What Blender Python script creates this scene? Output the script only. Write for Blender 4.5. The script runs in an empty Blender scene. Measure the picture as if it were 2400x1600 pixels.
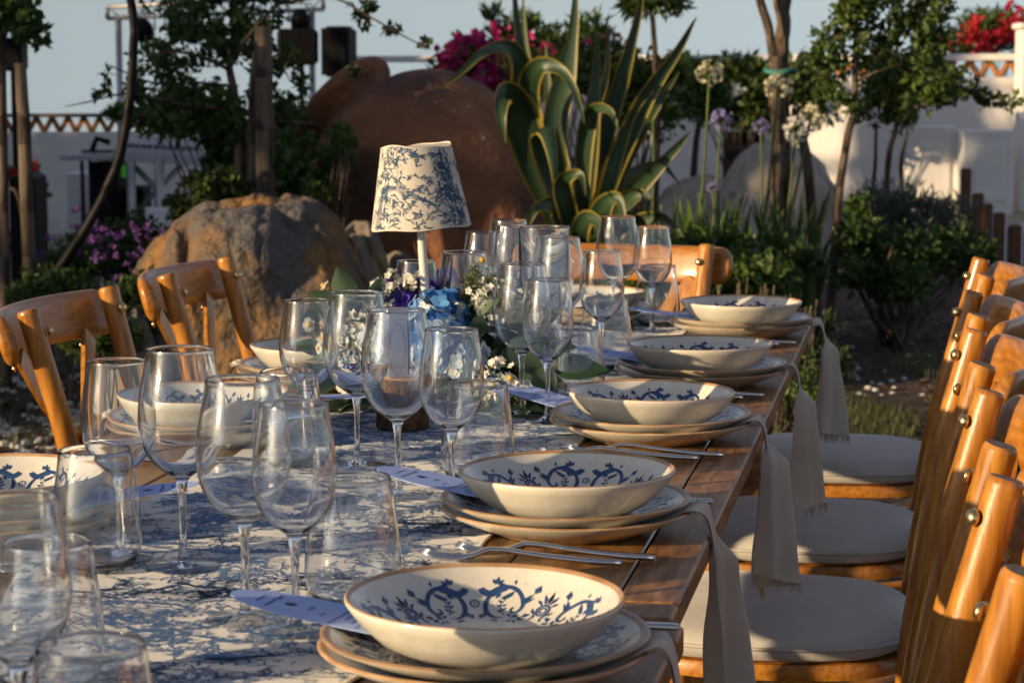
import bpy, math, random
from mathutils import Vector, Matrix, noise

# ------------------------------------------------------------------ camera, sky, sun, exposure
scene = bpy.context.scene
col = scene.collection
PI = math.pi
CAMZ = 1.257
PITCH = math.radians(6.68)
FPX = 5250.0                       # focal length in pixels of the 2400 px wide photograph
cd = bpy.data.cameras.new('camera')
cam = bpy.data.objects.new('camera', cd)
col.objects.link(cam)
cam.location = (0, 0, CAMZ)
cam.rotation_euler = (PI / 2 - PITCH, 0, 0)
cd.sensor_width = 36.0
cd.lens = 36.0 * FPX / 2400.0
cd.clip_start = 0.05
cd.clip_end = 4000.0
cd.dof.use_dof = True
cd.dof.focus_distance = 2.75
cd.dof.aperture_fstop = 14.0
scene.camera = cam

SUN_EL = math.radians(12.0)
SUN_AZ = math.radians(62.0)        # degrees to the left of straight behind the camera
sun_to = Vector((-math.sin(SUN_AZ) * math.cos(SUN_EL), -math.cos(SUN_AZ) * math.cos(SUN_EL), math.sin(SUN_EL)))

world = bpy.data.worlds.new('World')
scene.world = world
world.use_nodes = True
nt = world.node_tree
nt.nodes.clear()
wo = nt.nodes.new('ShaderNodeOutputWorld')
bg = nt.nodes.new('ShaderNodeBackground')
sky = nt.nodes.new('ShaderNodeTexSky')
sky.sky_type = 'NISHITA'
sky.sun_disc = False
sky.sun_elevation = SUN_EL
sky.sun_rotation = math.atan2(sun_to.x, sun_to.y)
sky.altitude = 0
sky.air_density = 1.0
sky.dust_density = 0.4
sky.ozone_density = 2.8
# the land falls away behind the garden: the horizon haze simply goes on below eye level
tc = nt.nodes.new('ShaderNodeTexCoord')
sp = nt.nodes.new('ShaderNodeSeparateXYZ')
mx = nt.nodes.new('ShaderNodeMath'); mx.operation = 'MAXIMUM'; mx.inputs[1].default_value = 0.085
cb = nt.nodes.new('ShaderNodeCombineXYZ')
nt.links.new(tc.outputs['Generated'], sp.inputs[0])
nt.links.new(sp.outputs['X'], cb.inputs['X'])
nt.links.new(sp.outputs['Y'], cb.inputs['Y'])
nt.links.new(sp.outputs['Z'], mx.inputs[0])
nt.links.new(mx.outputs[0], cb.inputs['Z'])
nt.links.new(cb.outputs[0], sky.inputs['Vector'])
hs_ = nt.nodes.new('ShaderNodeHueSaturation'); hs_.inputs['Saturation'].default_value = 0.52; hs_.inputs['Hue'].default_value = 0.52
nt.links.new(sky.outputs[0], hs_.inputs['Color'])
nt.links.new(hs_.outputs[0], bg.inputs['Color'])
bg.inputs['Strength'].default_value = 0.094
nt.links.new(bg.outputs[0], wo.inputs['Surface'])

sd = bpy.data.lights.new('sun', 'SUN')
sd.energy = 5.0
sd.angle = math.radians(0.53)
sd.color = (1.0, 0.73, 0.43)
sun = bpy.data.objects.new('sun', sd)
col.objects.link(sun)
sun.rotation_euler = (-sun_to).to_track_quat('-Z', 'Y').to_euler()
sun.location = sun_to * 40

vs = scene.view_settings
vs.view_transform = 'Standard'
vs.look = 'None'
vs.exposure = 0.5
vs.gamma = 1.0
vs.use_curve_mapping = False
cy = scene.cycles
cy.use_denoising = True
cy.max_bounces = 28
cy.diffuse_bounces = 3
cy.glossy_bounces = 3
cy.transmission_bounces = 28
cy.transparent_max_bounces = 40
cy.use_adaptive_sampling = True
cy.adaptive_threshold = 0.02
cy.caustics_reflective = False
cy.caustics_refractive = True
cy.sample_clamp_indirect = 10.0
cy.sample_clamp_direct = 0.0

# ------------------------------------------------------------------ measuring helpers
_F = Vector((0, math.cos(PITCH), -math.sin(PITCH)))
_U = Vector((0, math.sin(PITCH), math.cos(PITCH)))
S = 2400.0 / 2352.0
def ray(px, py):
    return _F + Vector((1, 0, 0)) * ((px * S - 1200) / FPX) - _U * ((py * S - 800) / FPX)
def on(px, py, z):
    """point of the horizontal plane z seen at that place of the photograph"""
    r = ray(px, py)
    return Vector((0, 0, CAMZ)) + r * ((z - CAMZ) / r.z)
def at(px, py, Y):
    """point at distance Y seen at that place of the photograph"""
    r = ray(px, py)
    return Vector((0, 0, CAMZ)) + r * (Y / r.y)
def sc(px, Y):
    return px * S * Y / FPX

# ------------------------------------------------------------------ object helpers
def link(o, parent=None):
    col.objects.link(o)
    if parent is not None:
        o.parent = parent
    return o
def tag(o, label=None, cat=None, group=None, kind=None):
    if label: o['label'] = label
    if cat: o['category'] = cat
    if group: o['group'] = group
    if kind: o['kind'] = kind
    return o
def thing(name, label, cat, loc=(0, 0, 0), rotz=0.0, group=None):
    o = bpy.data.objects.new(name, None)
    o.empty_display_size = 0.1
    o.location = loc
    o.rotation_euler = (0, 0, rotz)
    link(o)
    return tag(o, label, cat, group)
def inst(name, data, parent=None, loc=(0, 0, 0), rot=(0, 0, 0), scale=(1, 1, 1)):
    o = bpy.data.objects.new(name, data)
    o.location = loc; o.rotation_euler = rot; o.scale = scale
    return link(o, parent)

class MB:
    """collects faces, then becomes one mesh"""
    def __init__(self):
        self.v = []; self.f = []; self.m = []
    def add(self, verts, faces, mi=0, M=None):
        b = len(self.v)
        if M is not None:
            verts = [M @ Vector(p) for p in verts]
        self.v.extend([tuple(p) for p in verts])
        for q in faces:
            self.f.append([b + i for i in q]); self.m.append(mi)
    def box(self, c, s, mi=0, M=None, bev=0.0):
        x, y, z = s[0] / 2, s[1] / 2, s[2] / 2
        c = Vector(c)
        if bev <= 0:
            vv = [c + Vector((i * x, j * y, k * z)) for k in (-1, 1) for j in (-1, 1) for i in (-1, 1)]
            ff = [(0, 2, 3, 1), (4, 5, 7, 6), (0, 1, 5, 4), (2, 6, 7, 3), (0, 4, 6, 2), (1, 3, 7, 5)]
            self.add(vv, ff, mi, M); return
        b = min(bev, x * .9, y * .9, z * .9)
        def ring(dx, dy, zz):
            a, d = dx, dy
            return [c + Vector(p) for p in ((-a + b, -d, zz), (a - b, -d, zz), (a, -d + b, zz), (a, d - b, zz), (a - b, d, zz), (-a + b, d, zz), (-a, d - b, zz), (-a, -d + b, zz))]
        rs = [ring(x - b, y - b, -z), ring(x, y, -z + b), ring(x, y, z - b), ring(x - b, y - b, z)]
        vv = [p for r in rs for p in r]
        ff = [tuple(range(7, -1, -1)), tuple(range(24, 32))]
        for k in range(3):
            for i in range(8):
                j = (i + 1) % 8
                ff.append((k * 8 + i, k * 8 + j, k * 8 + 8 + j, k * 8 + 8 + i))
        self.add(vv, ff, mi, M)
    def tube(self, pts, rad, seg=8, mi=0, cap=True, flat=None, up=None):
        pts = [Vector(p) for p in pts]
        n = len(pts)
        if not hasattr(rad, '__len__'): rad = [rad] * n
        vv = []; ff = []
        prev = up
        for i, p in enumerate(pts):
            d = (pts[min(i + 1, n - 1)] - pts[max(i - 1, 0)])
            if d.length < 1e-9: d = Vector((0, 0, 1))
            d.normalize()
            if prev is None:
                prev = Vector((0, 0, 1)) if abs(d.z) < .9 else Vector((1, 0, 0))
            a = (prev - d * prev.dot(d))
            if a.length < 1e-6: a = d.orthogonal()
            a.normalize(); b = d.cross(a); prev = a
            for k in range(seg):
                t = 2 * PI * k / seg
                ra = rad[i] * (flat if flat else 1.0)
                vv.append(p + a * math.cos(t) * ra + b * math.sin(t) * rad[i])
        for i in range(n - 1):
            for k in range(seg):
                j = (k + 1) % seg
                ff.append((i * seg + k, i * seg + j, (i + 1) * seg + j, (i + 1) * seg + k))
        if cap:
            ff.append(tuple(range(seg - 1, -1, -1)))
            ff.append(tuple((n - 1) * seg + k for k in range(seg)))
        self.add(vv, ff, mi)
    def lathe(self, prof, seg=48, mi=0, M=None, mfun=None, wob=None):
        vv = []; ff = []; n = len(prof)
        for k in range(seg):
            t = 2 * PI * k / seg
            for i, (r, z) in enumerate(prof):
                w = wob(t, i) if wob else (1.0, 0.0)
                vv.append(Vector((r * w[0] * math.cos(t), r * w[0] * math.sin(t), z + w[1])))
        if M is not None: vv = [M @ p for p in vv]
        b = len(self.v)
        self.v.extend([tuple(p) for p in vv])
        for k in range(seg):
            j = (k + 1) % seg
            for i in range(n - 1):
                q = [k * n + i, j * n + i, j * n + i + 1, k * n + i + 1]
                if prof[i][0] < 1e-7: q = [k * n + i, j * n + i + 1, k * n + i + 1]
                elif prof[i + 1][0] < 1e-7: q = [k * n + i, j * n + i, k * n + i + 1]
                self.f.append([b + x for x in q]); self.m.append(mfun(i) if mfun else mi)
    def grid(self, rows, mi=0, mfun=None, closed=False):
        n = len(rows[0]); b = len(self.v)
        for r in rows: self.v.extend([tuple(p) for p in r])
        for i in range(len(rows) - 1):
            for k in range(n if closed else n - 1):
                j = (k + 1) % n
                self.f.append([b + i * n + k, b + i * n + j, b + (i + 1) * n + j, b + (i + 1) * n + k])
                self.m.append(mfun(i, k) if mfun else mi)
    def mesh(self, name, mats, smooth=True, angle=None):
        me = bpy.data.meshes.new(name)
        me.from_pydata(self.v, [], self.f)
        if not isinstance(mats, (list, tuple)): mats = [mats]
        for m in mats: me.materials.append(m)
        if len(mats) > 1: me.polygons.foreach_set('material_index', self.m)
        me.polygons.foreach_set('use_smooth', [bool(smooth)] * len(me.polygons))
        me.update()
        if angle:
            me.set_sharp_from_angle(angle=math.radians(angle))
        return me
    def build(self, name, mats, parent=None, smooth=True, angle=None, loc=(0, 0, 0), rot=(0, 0, 0)):
        return inst(name, self.mesh(name, mats, smooth, angle), parent, loc, rot)

def bez(p, n=10):
    """smooth polyline through control points (Catmull-Rom)"""
    p = [Vector(q) for q in p]
    if len(p) < 3:
        return [p[0].lerp(p[-1], i / n) for i in range(n + 1)]
    out = []
    e = [p[0] * 2 - p[1]] + p + [p[-1] * 2 - p[-2]]
    for i in range(1, len(e) - 2):
        a, b, c, d = e[i - 1], e[i], e[i + 1], e[i + 2]
        for k in range(n):
            t = k / n
            out.append(0.5 * ((2 * b) + (c - a) * t + (2 * a - 5 * b + 4 * c - d) * t * t + (3 * b - a - 3 * c + d) * t ** 3))
    out.append(p[-1].copy())
    return out

# ------------------------------------------------------------------ materials
def newmat(name):
    m = bpy.data.materials.new(name)
    m.use_nodes = True
    n = m.node_tree
    n.nodes.clear()
    o = n.nodes.new('ShaderNodeOutputMaterial')
    return m, n, o
def N(n, t, **kw):
    x = n.nodes.new(t)
    for k, v in kw.items():
        if k.startswith('i_'):
            x.inputs[k[2:].replace('_', ' ')].default_value = v
        else: setattr(x, k, v)
    return x
def rgba(c): return (c[0], c[1], c[2], 1.0)
def pmat(name, c1, c2=None, rough=0.6, scale=20.0, bump=0.0, bscale=None, stretch=None, spec=0.5, metal=0.0, coat=0.0,
         sss=0.0, trans=0.0, detail=6.0, contrast=(0.3, 0.7), c3=None, scale3=60.0, c3range=(0.62, 0.72), coords='Object', rvar=0.0, sheen=0.0, randhue=0.0):
    m, n, o = newmat(name)
    L = n.links.new
    b = N(n, 'ShaderNodeBsdfPrincipled')
    b.inputs['Roughness'].default_value = rough
    b.inputs['Metallic'].default_value = metal
    b.inputs['Specular IOR Level'].default_value = spec
    b.inputs['Coat Weight'].default_value = coat
    b.inputs['Coat Roughness'].default_value = 0.12
    b.inputs['Sheen Weight'].default_value = sheen
    tcn = N(n, 'ShaderNodeTexCoord')
    mp = N(n, 'ShaderNodeMapping')
    if stretch: mp.inputs['Scale'].default_value = stretch
    L(tcn.outputs[coords], mp.inputs['Vector'])
    out = None
    if c2 is not None:
        no = N(n, 'ShaderNodeTexNoise'); no.inputs['Scale'].default_value = scale; no.inputs['Detail'].default_value = detail
        L(mp.outputs[0], no.inputs['Vector'])
        r = N(n, 'ShaderNodeValToRGB')
        r.color_ramp.elements[0].position = contrast[0]; r.color_ramp.elements[0].color = rgba(c1)
        r.color_ramp.elements[1].position = contrast[1]; r.color_ramp.elements[1].color = rgba(c2)
        L(no.outputs['Fac'], r.inputs['Fac'])
        out = r.outputs['Color']
        if rvar:
            mr = N(n, 'ShaderNodeMapRange'); mr.inputs['To Min'].default_value = rough - rvar; mr.inputs['To Max'].default_value = rough + rvar
            L(no.outputs['Fac'], mr.inputs['Value']); L(mr.outputs[0], b.inputs['Roughness'])
        if c3 is not None:
            n3 = N(n, 'ShaderNodeTexNoise'); n3.inputs['Scale'].default_value = scale3; n3.inputs['Detail'].default_value = 4.0
            L(mp.outputs[0], n3.inputs['Vector'])
            r3 = N(n, 'ShaderNodeValToRGB')
            r3.color_ramp.elements[0].position = c3range[0]; r3.color_ramp.elements[0].color = (0, 0, 0, 1)
            r3.color_ramp.elements[1].position = c3range[1]; r3.color_ramp.elements[1].color = (1, 1, 1, 1)
            L(n3.outputs['Fac'], r3.inputs['Fac'])
            mixn = N(n, 'ShaderNodeMix', data_type='RGBA')
            L(r3.outputs['Color'], mixn.inputs['Factor']); L(out, mixn.inputs[6]); mixn.inputs[7].default_value = rgba(c3)
            out = mixn.outputs[2]
        if randhue:
            oi = N(n, 'ShaderNodeObjectInfo'); hs = N(n, 'ShaderNodeHueSaturation')
            mr2 = N(n, 'ShaderNodeMapRange'); mr2.inputs['To Min'].default_value = 1 - randhue; mr2.inputs['To Max'].default_value = 1 + randhue
            L(oi.outputs['Random'], mr2.inputs['Value']); L(mr2.outputs[0], hs.inputs['Value'])
            L(out, hs.inputs['Color']); out = hs.outputs['Color']
        L(out, b.inputs['Base Color'])
    else:
        b.inputs['Base Color'].default_value = rgba(c1)
    if bump:
        nb = N(n, 'ShaderNodeTexNoise'); nb.inputs['Scale'].default_value = bscale or scale * 2; nb.inputs['Detail'].default_value = 8.0
        L(mp.outputs[0], nb.inputs['Vector'])
        bp = N(n, 'ShaderNodeBump'); bp.inputs['Strength'].default_value = 1.0; bp.inputs['Distance'].default_value = bump
        L(nb.outputs['Fac'], bp.inputs['Height']); L(bp.outputs[0], b.inputs['Normal'])
    sh = b.outputs[0]
    if trans:
        t = N(n, 'ShaderNodeBsdfTranslucent')
        if out is not None: L(out, t.inputs['Color'])
        else: t.inputs['Color'].default_value = rgba(c1)
        mxs = N(n, 'ShaderNodeMixShader'); mxs.inputs[0].default_value = trans
        L(sh, mxs.inputs[1]); L(t.outputs[0], mxs.inputs[2]); sh = mxs.outputs[0]
    L(sh, o.inputs['Surface'])
    return m
def leafmat(name, a, b, trans=0.35, rough=0.5, scale=3.0):
    return pmat(name, a, b, rough=rough, scale=scale, trans=trans, detail=3.0, contrast=(0.35, 0.65), spec=0.4)

def thin_glass(name, edge=0.75, base=0.085):
    m, n, o = newmat(name); L = n.links.new
    lw = N(n, 'ShaderNodeLayerWeight'); lw.inputs['Blend'].default_value = 0.5
    pw = N(n, 'ShaderNodeMath', operation='POWER'); pw.inputs[1].default_value = 4.0
    ma = N(n, 'ShaderNodeMath', operation='MULTIPLY_ADD'); ma.inputs[1].default_value = edge; ma.inputs[2].default_value = base
    L(lw.outputs['Facing'], pw.inputs[0]); L(pw.outputs[0], ma.inputs[0])
    tr = N(n, 'ShaderNodeBsdfTransparent')
    p3 = N(n, 'ShaderNodeMath', operation='POWER'); p3.inputs[1].default_value = 6.0
    L(lw.outputs['Facing'], p3.inputs[0])
    cm = N(n, 'ShaderNodeMix', data_type='RGBA'); cm.inputs[6].default_value = (0.965, 0.975, 0.98, 1); cm.inputs[7].default_value = (0.16, 0.19, 0.23, 1)
    L(p3.outputs[0], cm.inputs['Factor']); L(cm.outputs[2], tr.inputs['Color'])
    g1 = N(n, 'ShaderNodeBsdfGlossy'); g1.inputs['Roughness'].default_value = 0.02; g1.inputs['Color'].default_value = (1, 1, 1, 1)
    g2 = N(n, 'ShaderNodeBsdfGlossy'); g2.inputs['Roughness'].default_value = 0.16; g2.inputs['Color'].default_value = (1, 1, 1, 1)
    gm = N(n, 'ShaderNodeMixShader'); gm.inputs[0].default_value = 0.16
    L(g1.outputs[0], gm.inputs[1]); L(g2.outputs[0], gm.inputs[2])
    mx_ = N(n, 'ShaderNodeMixShader')
    L(ma.outputs[0], mx_.inputs[0]); L(tr.outputs[0], mx_.inputs[1]); L(gm.outputs[0], mx_.inputs[2])
    L(mx_.outputs[0], o.inputs['Surface'])
    return m
def solid_glass(name):
    m, n, o = newmat(name); L = n.links.new
    g = N(n, 'ShaderNodeBsdfGlass'); g.inputs['IOR'].default_value = 1.47; g.inputs['Roughness'].default_value = 0.0
    g.inputs['Color'].default_value = (0.97, 0.985, 1.0, 1)
    g2 = N(n, 'ShaderNodeBsdfGlossy'); g2.inputs['Roughness'].default_value = 0.28
    g3 = N(n, 'ShaderNodeBsdfGlossy'); g3.inputs['Roughness'].default_value = 0.10
    gm = N(n, 'ShaderNodeMixShader'); gm.inputs[0].default_value = 0.62
    L(g2.outputs[0], gm.inputs[1]); L(g3.outputs[0], gm.inputs[2])
    mx_ = N(n, 'ShaderNodeMixShader'); mx_.inputs[0].default_value = 0.028
    L(g.outputs[0], mx_.inputs[1]); L(gm.outputs[0], mx_.inputs[2])
    L(mx_.outputs[0], o.inputs['Surface'])
    return m

M = {}
M['glass'] = thin_glass('clear_glass')
M['glass_solid'] = solid_glass('thick_clear_glass')
M['glass_foot'] = thin_glass('foot_glass', 0.32, 0.05)
M['ceramic'] = pmat('cream_glaze', (0.60, 0.57, 0.49), (0.68, 0.65, 0.56), rough=0.22, scale=30, c3=(0.34, 0.30, 0.25), scale3=420, c3range=(0.66, 0.72), bump=0.0004, bscale=40, spec=0.5, coat=0.3, randhue=0.05)
M['ceramic_rim'] = pmat('bare_clay_rim', (0.30, 0.15, 0.06), (0.52, 0.33, 0.17), rough=0.35, scale=30, randhue=0.2)
M['blue_paint'] = pmat('cobalt_glaze_paint', (0.016, 0.045, 0.13), (0.035, 0.085, 0.20), rough=0.25, scale=160, coat=0.3)
M['table_wood'] = pmat('old_table_wood', (0.13, 0.058, 0.016), (0.36, 0.185, 0.058), rough=0.36, scale=7, stretch=(0.6, 7, 7), bump=0.0012, bscale=9, c3=(0.05, 0.026, 0.014), scale3=5, c3range=(0.56, 0.72), contrast=(0.28, 0.72), coat=0.12, randhue=0.22, rvar=0.1)
M['table_edge'] = pmat('worn_table_edge', (0.085, 0.036, 0.012), (0.33, 0.155, 0.045), rough=0.45, scale=12, stretch=(1, 6, 6), bump=0.0015, bscale=18, c3=(0.30, 0.17, 0.075), scale3=14, c3range=(0.58, 0.72), randhue=0.12)
M['linen'] = pmat('offwhite_linen', (0.68, 0.65, 0.59), (0.76, 0.73, 0.67), rough=0.9, scale=8, bump=0.0005, bscale=900, sheen=0.2)
M['toile'] = pmat('toile_blue_ink', (0.05, 0.14, 0.30), (0.10, 0.21, 0.40), rough=0.9, scale=40)
M['toile_dark'] = pmat('toile_slate_ink', (0.03, 0.075, 0.14), (0.05, 0.11, 0.19), rough=0.9, scale=40)
M['napkin'] = pmat('greige_napkin_cotton', (0.54, 0.49, 0.42), (0.62, 0.57, 0.49), rough=0.95, scale=10, bump=0.0006, bscale=700, sheen=0.2, trans=0.06)
M['piping'] = pmat('cushion_piping', (0.42, 0.40, 0.36), (0.48, 0.46, 0.42), rough=0.95, scale=20)
M['cushion'] = pmat('ecru_cushion_cotton', (0.41, 0.40, 0.38), (0.48, 0.47, 0.445), rough=0.95, scale=7, bump=0.006, bscale=9, sheen=0.3)
M['chair_wood'] = pmat('honey_beech', (0.23, 0.078, 0.007), (0.50, 0.215, 0.025), rough=0.38, scale=6, stretch=(16, 16, 1.0), bump=0.0004, bscale=30, coat=0.25, c3=(0.30, 0.12, 0.012), scale3=18, c3range=(0.60, 0.75), detail=8, randhue=0.1)
M['chair_rail'] = pmat('honey_beech_bent', (0.23, 0.078, 0.007), (0.48, 0.20, 0.023), rough=0.40, scale=6, stretch=(1.0, 16, 16), bump=0.0004, bscale=30, coat=0.25, c3=(0.30, 0.12, 0.012), scale3=18, c3range=(0.60, 0.75), detail=8, randhue=0.1)
M['end_grain'] = pmat('beech_end_grain', (0.20, 0.10, 0.04), (0.30, 0.17, 0.07), rough=0.6, scale=120)
M['brass'] = pmat('aged_brass', (0.62, 0.45, 0.20), (0.75, 0.60, 0.33), rough=0.28, metal=1.0, scale=200)
M['steel'] = pmat('polished_steel', (0.62, 0.60, 0.57), (0.72, 0.70, 0.67), rough=0.2, metal=1.0, scale=90)
M['paper'] = pmat('lilac_blue_paper', (0.32, 0.44, 0.82), (0.37, 0.49, 0.86), rough=0.85, scale=60)
M['paper_white'] = pmat('pale_card', (0.70, 0.70, 0.76), (0.75, 0.75, 0.80), rough=0.85, scale=60)
M['ink'] = pmat('navy_ink', (0.02, 0.04, 0.15), rough=0.8)
M['ink_pale'] = pmat('pale_blue_ink', (0.46, 0.52, 0.72), rough=0.8)
M['ink_purple'] = pmat('violet_ink', (0.10, 0.08, 0.30), rough=0.8)
M['lamp_white'] = pmat('white_enamel', (0.66, 0.64, 0.58), (0.70, 0.68, 0.62), rough=0.3, scale=30)
M['shade'] = pmat('lampshade_cotton', (0.60, 0.55, 0.46), (0.66, 0.61, 0.52), rough=0.95, scale=20, bump=0.0004, bscale=800, trans=0.12)
M['terracotta'] = pmat('old_terracotta', (0.16, 0.062, 0.028), (0.32, 0.135, 0.058), rough=0.85, scale=4.5, bump=0.02, bscale=22, c3=(0.09, 0.046, 0.028), scale3=3.2, c3range=(0.5, 0.66))
M['lime_spot'] = pmat('lime_spots', (0.5, 0.46, 0.4), rough=0.9)
M['rock'] = pmat('ochre_boulder', (0.095, 0.075, 0.058), (0.22, 0.115, 0.036), rough=0.92, scale=5.5, bump=0.07, bscale=16, c3=(0.10, 0.095, 0.09), scale3=2.0, c3range=(0.50, 0.60), contrast=(0.40, 0.58), detail=9)
M['rock_grey'] = pmat('grey_rock', (0.12, 0.11, 0.10), (0.22, 0.18, 0.14), rough=0.92, scale=4, bump=0.03, bscale=12, c3=(0.27, 0.2, 0.1), scale3=3.0, c3range=(0.55, 0.66))
M['rock_pale'] = pmat('pale_boulder', (0.30, 0.26, 0.22), (0.42, 0.37, 0.31), rough=0.92, scale=3, bump=0.03, bscale=8, c3=(0.24, 0.16, 0.09), scale3=2.2, c3range=(0.56, 0.68))
M['mulch'] = pmat('dark_mulch_soil', (0.022, 0.012, 0.009), (0.085, 0.045, 0.03), rough=0.95, scale=14, bump=0.03, bscale=30, detail=10, c3=(0.10, 0.075, 0.05), scale3=26, c3range=(0.58, 0.7))
M['chip'] = pmat('bark_chip', (0.05, 0.024, 0.014), (0.13, 0.075, 0.045), rough=0.95, scale=9)
M['pebble'] = pmat('white_pebble', (0.42, 0.41, 0.39), (0.58, 0.56, 0.53), rough=0.8, scale=6)
M['gravel'] = pmat('pale_gravel', (0.20, 0.175, 0.15), (0.30, 0.27, 0.23), rough=0.95, scale=30, bump=0.01, bscale=60)
M['sand'] = pmat('sandy_yard', (0.30, 0.25, 0.18), (0.38, 0.32, 0.24), rough=0.95, scale=12, bump=0.01, bscale=40)
M['plaster'] = pmat('white_lime_plaster', (0.66, 0.645, 0.61), (0.76, 0.745, 0.71), rough=0.9, scale=1.6, bump=0.004, bscale=25, c3=(0.56, 0.53, 0.48), scale3=1.2, c3range=(0.6, 0.75))
M['tile'] = pmat('orange_clay_tile', (0.28, 0.10, 0.028), (0.40, 0.17, 0.05), rough=0.85, scale=8, randhue=0.15)
M['coping'] = pmat('tan_coping', (0.42, 0.34, 0.25), (0.50, 0.42, 0.32), rough=0.9, scale=5)
M['bark'] = pmat('grey_bark', (0.07, 0.05, 0.035), (0.19, 0.14, 0.10), rough=0.95, scale=9, stretch=(4, 4, 0.6), bump=0.012, bscale=16)
M['bark_dark'] = pmat('rough_dark_bark', (0.022, 0.012, 0.007), (0.14, 0.07, 0.03), rough=0.95, scale=70, stretch=(1, 1, 0.4), bump=0.006, bscale=90, contrast=(0.38, 0.62))
M['cut_wood'] = pmat('cut_log_wood', (0.36, 0.19, 0.07), (0.48, 0.28, 0.12), rough=0.8, scale=60)
M['stake'] = pmat('weathered_stake', (0.07, 0.052, 0.038), (0.17, 0.13, 0.095), rough=0.95, scale=8, stretch=(5, 5, 0.5), bump=0.006, bscale=20)
M['post_brown'] = pmat('brown_post', (0.09, 0.042, 0.02), (0.16, 0.08, 0.04), rough=0.85, scale=8, stretch=(5, 5, 0.6))
M['black'] = pmat('black_plastic', (0.005, 0.005, 0.006), (0.009, 0.009, 0.010), spec=0.1, rough=0.6, scale=40)
M['pipe'] = pmat('black_pipe', (0.007, 0.007, 0.008), (0.012, 0.012, 0.013), spec=0.15, rough=0.5, scale=30)
M['black_cloth'] = pmat('black_cloth', (0.005, 0.005, 0.006), (0.010, 0.010, 0.011), rough=0.95, scale=30, spec=0.08)
M['alu'] = pmat('dull_aluminium', (0.34, 0.34, 0.35), (0.44, 0.44, 0.45), rough=0.45, metal=0.7, scale=30)
M['greymetal'] = pmat('grey_console', (0.30, 0.31, 0.33), (0.38, 0.39, 0.41), rough=0.5, scale=20)
M['white_panel'] = pmat('white_panel', (0.62, 0.62, 0.62), (0.68, 0.68, 0.68), rough=0.6, scale=6)
m_, n_, o_ = newmat('green_screen'); e_ = N(n_, 'ShaderNodeEmission'); e_.inputs['Color'].default_value = (0.12, 0.8, 0.06, 1); e_.inputs['Strength'].default_value = 0.10
n_.links.new(e_.outputs[0], o_.inputs['Surface']); M['screen'] = m_
m_, n_, o_ = newmat('warm_spot_lamp'); e_ = N(n_, 'ShaderNodeEmission'); e_.inputs['Color'].default_value = (1.0, 0.62, 0.35, 1); e_.inputs['Strength'].default_value = 0.9
n_.links.new(e_.outputs[0], o_.inputs['Surface']); M['spot'] = m_
M['teal'] = pmat('teal_tie', (0.03, 0.16, 0.14), (0.04, 0.2, 0.17), rough=0.7, scale=20)
M['leaf_dark'] = leafmat('dark_green_leaves', (0.034, 0.072, 0.014), (0.095, 0.165, 0.03))
M['leaf_mid'] = leafmat('mid_green_leaves', (0.032, 0.062, 0.014), (0.085, 0.14, 0.03))
M['leaf_lime'] = leafmat('yellow_green_leaves', (0.06, 0.10, 0.018), (0.14, 0.19, 0.035))
M['leaf_grey'] = leafmat('grey_green_leaves', (0.05, 0.07, 0.055), (0.11, 0.14, 0.11), trans=0.2)
M['leaf_olive'] = leafmat('rosemary_leaves', (0.03, 0.05, 0.014), (0.07, 0.095, 0.025))
M['grass'] = leafmat('grass_blades', (0.05, 0.075, 0.02), (0.16, 0.16, 0.06))
M['agave'] = pmat('agave_green', (0.014, 0.037, 0.016), (0.028, 0.062, 0.026), rough=0.45, scale=4, spec=0.5, trans=0.08)
M['agave_mid'] = pmat('agave_pale_green', (0.025, 0.055, 0.022), (0.043, 0.082, 0.034), rough=0.45, scale=4, spec=0.5, trans=0.1)
M['agave_yellow'] = pmat('agave_yellow_margin', (0.17, 0.13, 0.014), (0.40, 0.31, 0.05), rough=0.5, scale=5, trans=0.15)
M['magenta'] = leafmat('magenta_bracts', (0.34, 0.010, 0.10), (0.52, 0.03, 0.20), trans=0.4)
M['red_petal'] = leafmat('red_petals', (0.42, 0.012, 0.025), (0.60, 0.04, 0.06), trans=0.35)
M['purple_petal'] = leafmat('purple_petals', (0.14, 0.05, 0.24), (0.27, 0.11, 0.40), trans=0.3)
M['lilac'] = leafmat('lilac_petals', (0.24, 0.20, 0.52), (0.40, 0.34, 0.68), trans=0.3)
M['white_petal'] = leafmat('white_petals', (0.66, 0.65, 0.56), (0.78, 0.77, 0.68), trans=0.3)
M['cream_petal'] = leafmat('cream_petals', (0.66, 0.63, 0.40), (0.76, 0.73, 0.52), trans=0.3)
M['hyd_blue'] = leafmat('sky_blue_petals', (0.03, 0.17, 0.52), (0.16, 0.42, 0.78), trans=0.3, scale=14)
M['hyd_pale'] = leafmat('pale_blue_petals', (0.16, 0.38, 0.68), (0.55, 0.64, 0.70), trans=0.3, scale=14)
M['delph'] = leafmat('violet_blue_petals', (0.07, 0.05, 0.42), (0.20, 0.08, 0.45), trans=0.3, scale=30)
M['daisy_yellow'] = pmat('daisy_yellow', (0.60, 0.33, 0.02), (0.72, 0.45, 0.04), rough=0.8, scale=300, bump=0.001, bscale=900)
M['euc'] = pmat('eucalyptus_leaf', (0.075, 0.13, 0.075), (0.13, 0.20, 0.12), rough=0.5, scale=12, trans=0.25)
M['leaf_deep'] = pmat('deep_glossy_leaf', (0.014, 0.04, 0.018), (0.03, 0.07, 0.028), rough=0.38, scale=12, trans=0.12)
M['stem'] = leafmat('flower_stems', (0.08, 0.12, 0.025), (0.14, 0.19, 0.045))

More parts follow.
